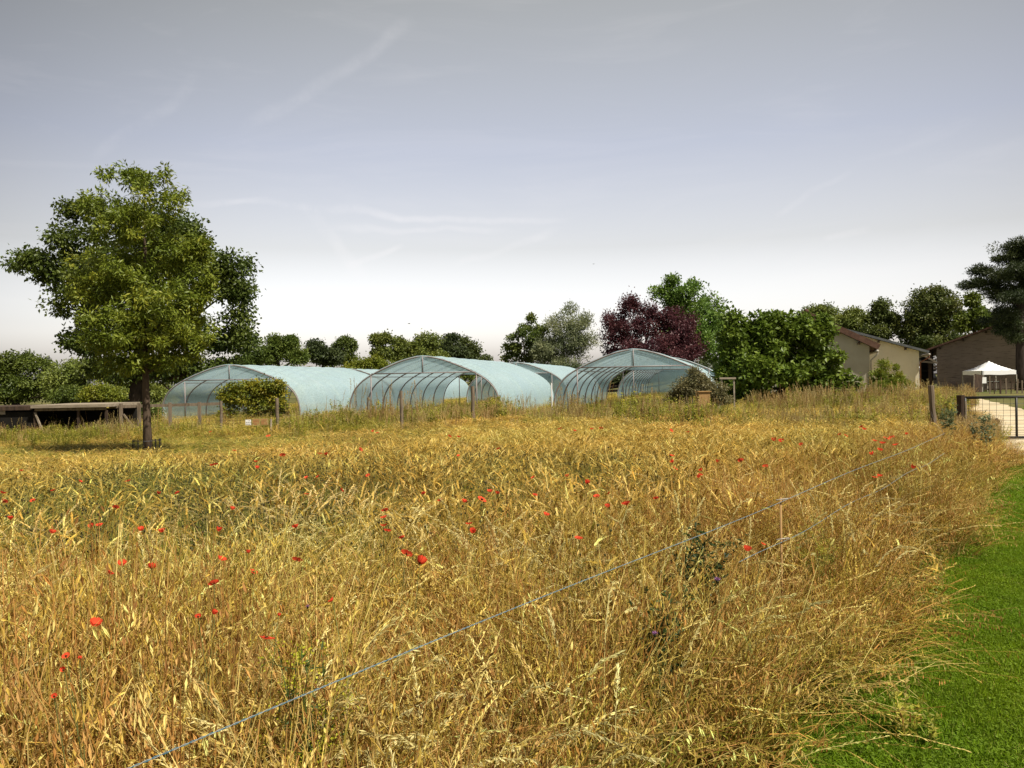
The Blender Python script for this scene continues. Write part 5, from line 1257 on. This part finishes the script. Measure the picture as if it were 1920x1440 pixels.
def poppy(px, py, size, label=None, zone=None, v=None, k=0):
    p = spot(px, py); r_ = np.random.default_rng(int(px * 13 + py)); v = r_.integers(5) if v is None else v
    tilt = (r_.normal(0, .25) + .25, r_.normal(0, .25), r_.uniform(0, 6.28)); z = p.z + 0.035
    if label:
        rad = size / FPX * p.y / 2 * 1.06
        t = thing('poppy', label, 'flower', (p.x, p.y, z), 0, 'red poppies among the meadow grass'); tilt = (r_.uniform(.45, .85), r_.uniform(-.3, .3), r_.uniform(0, 6.28)); t.rotation_euler = tilt
        for j in range(4):
            o = bpy.data.objects.new('petal', pvar[v][0][j]); C.objects.link(o); o.parent = t; o.scale = (rad,) * 3; o.rotation_euler = (0, 0, j * math.pi / 2 + r_.uniform(-.15, .15))
        o = bpy.data.objects.new('centre', pvar[v][1]); C.objects.link(o); o.parent = t; o.scale = (rad,) * 3
        o = bpy.data.objects.new('stem', stem_mesh); C.objects.link(o); o.parent = t; o.rotation_euler = (-tilt[0] * .8, -tilt[1] * .8, 0)
    else:
        o = bpy.data.objects.new('poppy', small_meshes[v]); C.objects.link(o); o.location = (p.x, p.y, z); o.rotation_euler = tilt
        f = np.clip(size / FPX * p.y / 2 / 0.032 * 1.4, .6, 2.4); o.scale = (f, f, min(f, 1.15))
        tag(o, zone, 'flower', 'red poppies among the meadow grass')
NEAR = [
 (762, 1058, 25, 'wide open red poppy, upper left of the two large ones near the middle', 0),
 (787, 1078, 27, 'large drooping red poppy just below right of the widest one', 2),
 (402, 1118, 22, 'ragged red poppy among pale arching grass left of the rope', 3),
 (400, 1178, 16, 'narrow half closed red poppy below the ragged one', 2),
 (372, 1184, 14, 'dull red poppy half hidden in stalks beside the narrow one', 1),
 (475, 1094, 17, 'flat red poppy above the ragged one and left of the large pair', 0),
 (465, 1056, 12, 'small cupped red poppy right above the flat one', 2),
 (523, 1182, 10, 'small round red poppy bud by itself above the yellow bedstraw', 2),
 (624, 1152, 15, 'round cupped red poppy standing alone between rope and large pair', 4),
 (205, 1097, 16, 'flat red poppy low at the left among pale arching grass', 1),
 (125, 1262, 16, 'torn red poppy, upper one of the pair near the bottom left', 3),
 (120, 1290, 14, 'crumpled red poppy, lower one of the pair near the bottom left', 2),
 (150, 1266, 10, 'tiny red petal scrap right of the bottom left pair', 4),
 (102, 1342, 13, 'dark red poppy deep in the stalks at the bottom left', 4),
 (755, 1026, 13, 'pinkish red poppy above the large pair', 1),
 (722, 971, 15, 'open red poppy left of centre above the pinkish one', 3),
 (903, 949, 19, 'big red poppy beside two smaller ones in the middle of the meadow', 0),
 (1174, 957, 18, 'wide flat red poppy left of the rope stake', 0),
 (1139, 963, 13, 'flat red poppy just left of the wide flat one', 1),
 (1436, 883, 13, 'bright red poppy above the rope stake', 0),
 (1390, 873, 13, 'bright red poppy up left of the one above the stake', 1),
 (1431, 1039, 11, 'small red poppy below the lower rope right of the dark bushy weed', 3),
 (217, 964, 14, 'open red poppy left in the green podded patch', 3),
 (172, 1001, 13, 'red poppy in the green podded patch, left of its paler twin', 1),
 (530, 860, 12, 'deep red poppy in the far part of the meadow right of the ash', 0),
]
for q in NEAR: poppy(q[0], q[1], q[2], q[3], v=q[4])
SM = [(398,880,8),(405,878,7),(240,911,9),(5,935,9),(8,952,10),(20,987,9),(97,1015,9),(187,1000,8),(305,1013,9),(265,1010,8),(62,950,8),(600,857,8),(612,860,7),(480,873,7),(482,886,8),
 (440,850,6),(503,820,7),(395,812,6),(412,1012,9),(435,968,8),(333,935,6),(297,937,7),(575,905,7),(597,903,7),(575,937,7),(555,1005,8),(640,930,6),(690,900,6),
 (708,815,6),(700,812,6),(675,850,8),(843,822,6),(860,824,6),(860,862,6),(935,848,6),(720,1002,9),(726,1012,10),(826,951,9),(870,954,10),(919,933,10),(933,937,9),(880,998,10),(887,1016,8),
 (1003,940,7),(1024,980,7),(1085,1028,8),(1119,943,10),(1141,938,9),(1101,917,10),(1064,903,8),(1192,862,6),(1260,862,8),(1262,875,8),(1266,887,8),(1345,875,8),(1313,900,8),(1315,892,7),(1308,905,6),
 (1450,832,9),(1465,834,10),(1502,841,7),(1575,820,6),(1586,822,6),(1615,805,7),(1620,810,9),(1655,838,11),(1662,828,10),(1673,827,10),(1640,833,8),(1650,851,9),(1680,841,9),(1700,820,6),(1710,887,10),(1650,903,10),(1641,905,9),
 (1050,807,7),(1110,808,7),(1127,808,8),(1078,812,6),(1290,815,6),(1258,812,7),(1636,860,8),(178,1202,9),(500,1228,10),(415,1070,9),(285,1087,9),(557,1070,7),(228,1080,7),(1400,1052,7),(1175,960,7),(795,937,6),(720,985,6),(150,912,6),(100,930,6),(40,890,6),(1230,948,6),(1000,905,6)]
COLS_ = [(60, 'below the dark shed at far left'), (160, 'below the middle of the shed roof'), (250, 'just left of the ash trunk line'), (350, 'just right of the ash trunk line'),
         (460, 'in line with the leafy shrub of the left tunnel'), (580, 'in line with the tall dark post'), (700, 'below the left tunnel side'), (800, 'below the middle tunnel peak'),
         (880, 'below the right half of the middle arch'), (960, 'below the middle tunnel side'), (1080, 'below the gap between middle and right tunnel'), (1180, 'below the right tunnel peak'),
         (1280, 'below the purple plum'), (1400, 'below the left half of the fig'), (1540, 'below the right half of the fig'), (1640, 'below the low grey house'), (1900, 'below the cream house')]
ORD = ['farthest', 'second farthest', 'third farthest', 'fourth farthest', 'fifth farthest', 'sixth farthest', 'seventh farthest', 'eighth farthest', 'ninth farthest', 'tenth farthest', 'eleventh farthest', 'twelfth farthest', 'thirteenth farthest']
seen_ = {}
for px, py, s_ in sorted(SM, key=lambda q: q[1]):
    cn = next(c[1] for c in COLS_ if px <= c[0]); k_ = seen_.get(cn, 0); seen_[cn] = k_ + 1
    poppy(px, py, s_, zone='%s small red poppy %s' % (ORD[k_], cn))

# pink knapweed heads
M_PURPLE = plant_mat('purple_florets', trans=0.3, patch=0.0)
def knapweed(px, py, s_, label):
    p = drop(px, py, .84); t = thing('knapweed', label, 'flower', (p.x, p.y, p.z)); r_ = np.random.default_rng(int(px)); rad = s_ / FPX * p.y / 2
    n = 60; D = unit(n, r_); D[:, 2] = abs(D[:, 2]) * .8; b = MB(); b.leaf(np.zeros((n, 3)), D, unit(n, r_), rad * r_.uniform(.8, 1.3, n), rad * .22, (.36, .17, .36)); b.build('floret_head', M_PURPLE, t)
    b = MB(); b.tube([(0, 0, -rad * 1.1), (0, 0, -rad * .7), (0, 0, -rad * .1), (0, 0, 0)], [rad * .2, rad * .55, rad * .45, rad * .2], 8, (.05, .05, .02)); b.build('bud', M_GREEN, t, True)
    b = MB(); stem_geo(b, .7, None); b.build('stem', M_GREEN, t, True)
knapweed(1345, 1087, 13, 'purple knapweed flower in the dark bushy weed')
knapweed(1228, 1188, 12, 'pale mauve flower low below the dark bushy weed')
knapweed(577, 1137, 8, 'small pink thistle head left of the lone cupped poppy')
def leafy_weed(px, py, w, zt, label, cols, seed, n=26, ls=.05, lw=.42, name='bushy_weed', cat='weed', topcols=None):
    """a bushy wild plant: a few leaning stems from one foot, each forking into leafy side shoots"""
    p = drop(px, py, zt); r_ = np.random.default_rng(seed); W = w / FPX * p.y / 2; t = thing(name, label, cat, (p.x, p.y + .03, zgf(p.x, p.y)))
    b = MB(); sb_ = MB(); tb2 = MB()
    def leaves_on(P, m, c, lo=.1):
        ts = r_.uniform(lo, 1, m); pts = np.array([along(P, x)[0] for x in ts]); s = unit(m, r_) * .9; s[:, 2] = s[:, 2] * .6 + .35
        b.leaf(pts, s, unit(m, r_) * .6 + np.array((0, 0, .6)), ls * r_.uniform(.4, 1.15, m), ls * lw * r_.uniform(.7, 1.2), c * r_.uniform(.75, 1.3, (m, 1)))
    for q in range(n):
        a = r_.uniform(0, 6.28); d = W * math.sqrt(r_.random()); H = zt * r_.uniform(.78, 1.04)
        tt = np.linspace(0, 1, 7)[:, None]; P = np.concatenate([math.cos(a) * d * tt ** 1.3 + .02 * np.sin(tt * 6 + q), math.sin(a) * d * .9 * tt ** 1.3 + .02 * np.cos(tt * 5 + q), H * tt], 1)
        c = pick(r_, cols); sb_.tube(P, np.linspace(.0022, .0010, 7), 5, c * .8, cap=False); leaves_on(P, 8, c, .72)
        for k_ in range(r_.integers(3, 6)):
            o, dd = along(P, r_.uniform(.58, .97)); u_ = unit(1, r_)[0]; u_[2] = abs(u_[2]) * .8 + .3; u_ = norm(u_); l = r_.uniform(.05, .15)
            Q = np.array([o, o + u_ * l * .5 + (0, 0, .004), o + u_ * l + (0, 0, l * .2)]); sb_.tube(Q, [.0012, .0009, .0006], 4, c * .8, cap=False); leaves_on(Q, 7, c)
            if topcols:
                m = 26; pts = Q[-1] + r_.normal(0, .013, (m, 3)); tb2.leaf(pts, unit(m, r_), unit(m, r_), .008, .006, pick(r_, topcols))
    sb_.build('stem', M_GREEN, t, True); b.build('foliage', M_GREEN, t)
    if topcols: tb2.build('blossom', M_GREEN, t)
DKG = [(.035, .055, .018), (.05, .075, .022), (.07, .10, .03)]
leafy_weed(1315, 1008, 125, .86, 'dark green bushy weed standing in the dry grass below the rope', DKG, 1, n=22, ls=.034)
leafy_weed(1240, 1120, 90, .78, 'low dark weed clump left below the dark bushy weed', DKG, 2, n=16, ls=.034)
leafy_weed(1115, 1078, 45, .76, 'little dark weed beside the rope left of the bushy one', DKG, 3, n=5, ls=.03)
YB_ = [(.42, .40, .03), (.50, .46, .05)]
leafy_weed(552, 1235, 100, .93, 'yellow flowering bedstraw below the rope at the lower left', [(.09, .13, .03), (.14, .18, .04)], 4, n=12, ls=.028, lw=.2, name='yellow_bedstraw', cat='wildflower', topcols=YB_)
leafy_weed(1530, 1010, 90, .72, 'yellow green flowering bedstraw right of the rope stake', [(.16, .17, .03), (.22, .21, .04)], 5, n=12, ls=.03, lw=.2, name='yellow_bedstraw', cat='wildflower', topcols=[(.34, .30, .04)])
leafy_weed(1838, 775, 60, 1.0, 'tall grey green mugwort beside the gate', [(.10, .12, .06), (.15, .17, .09)], 6, n=9, ls=.07, lw=.35, name='mugwort', cat='weed')
leafy_weed(1775, 752, 40, 1.15, 'grey green thistle between leaning post and gate post', [(.10, .13, .06), (.15, .18, .09)], 7, n=9, ls=.07, lw=.35, name='thistle', cat='weed')

def bird(px, py, Y, span, label):
    c = at(px, py, Y); t = thing('bird', label, 'bird', c, R(40)); b = MB()
    b.tube([(-.5, 0, 0), (-.3, 0, .02), (0, 0, .03), (.25, 0, .02), (.36, 0, .02), (.45, 0, 0)], np.array([.02, .07, .11, .09, .06, .01]) * 1.0, 8, (.03, .03, .03)); 
    for sg in (-1, 1):
        P = np.array([(-.15, 0, .03), (.15, 0, .03), (.10, sg * .45, .20), (-.12, sg * .45, .18), (-.02, sg * 1.0, .08), (-.14, sg * .9, .08)])
        b.add(P, np.array([(0, 1, 2, 3), (3, 2, 4, 5)]), (.03, .03, .03)); b.add(P + (0, 0, .02), np.array([(3, 2, 1, 0), (5, 4, 2, 3)]), (.03, .03, .03))
    for o_ in (b.build('body', M_GREEN, t),): o_.scale = (span / 2,) * 3
bird(767, 607, 90, .6, 'small dark bird flying above the middle tunnel')
bird(1113, 495, 120, .55, 'tiny dark bird high in the sky above the purple plum')
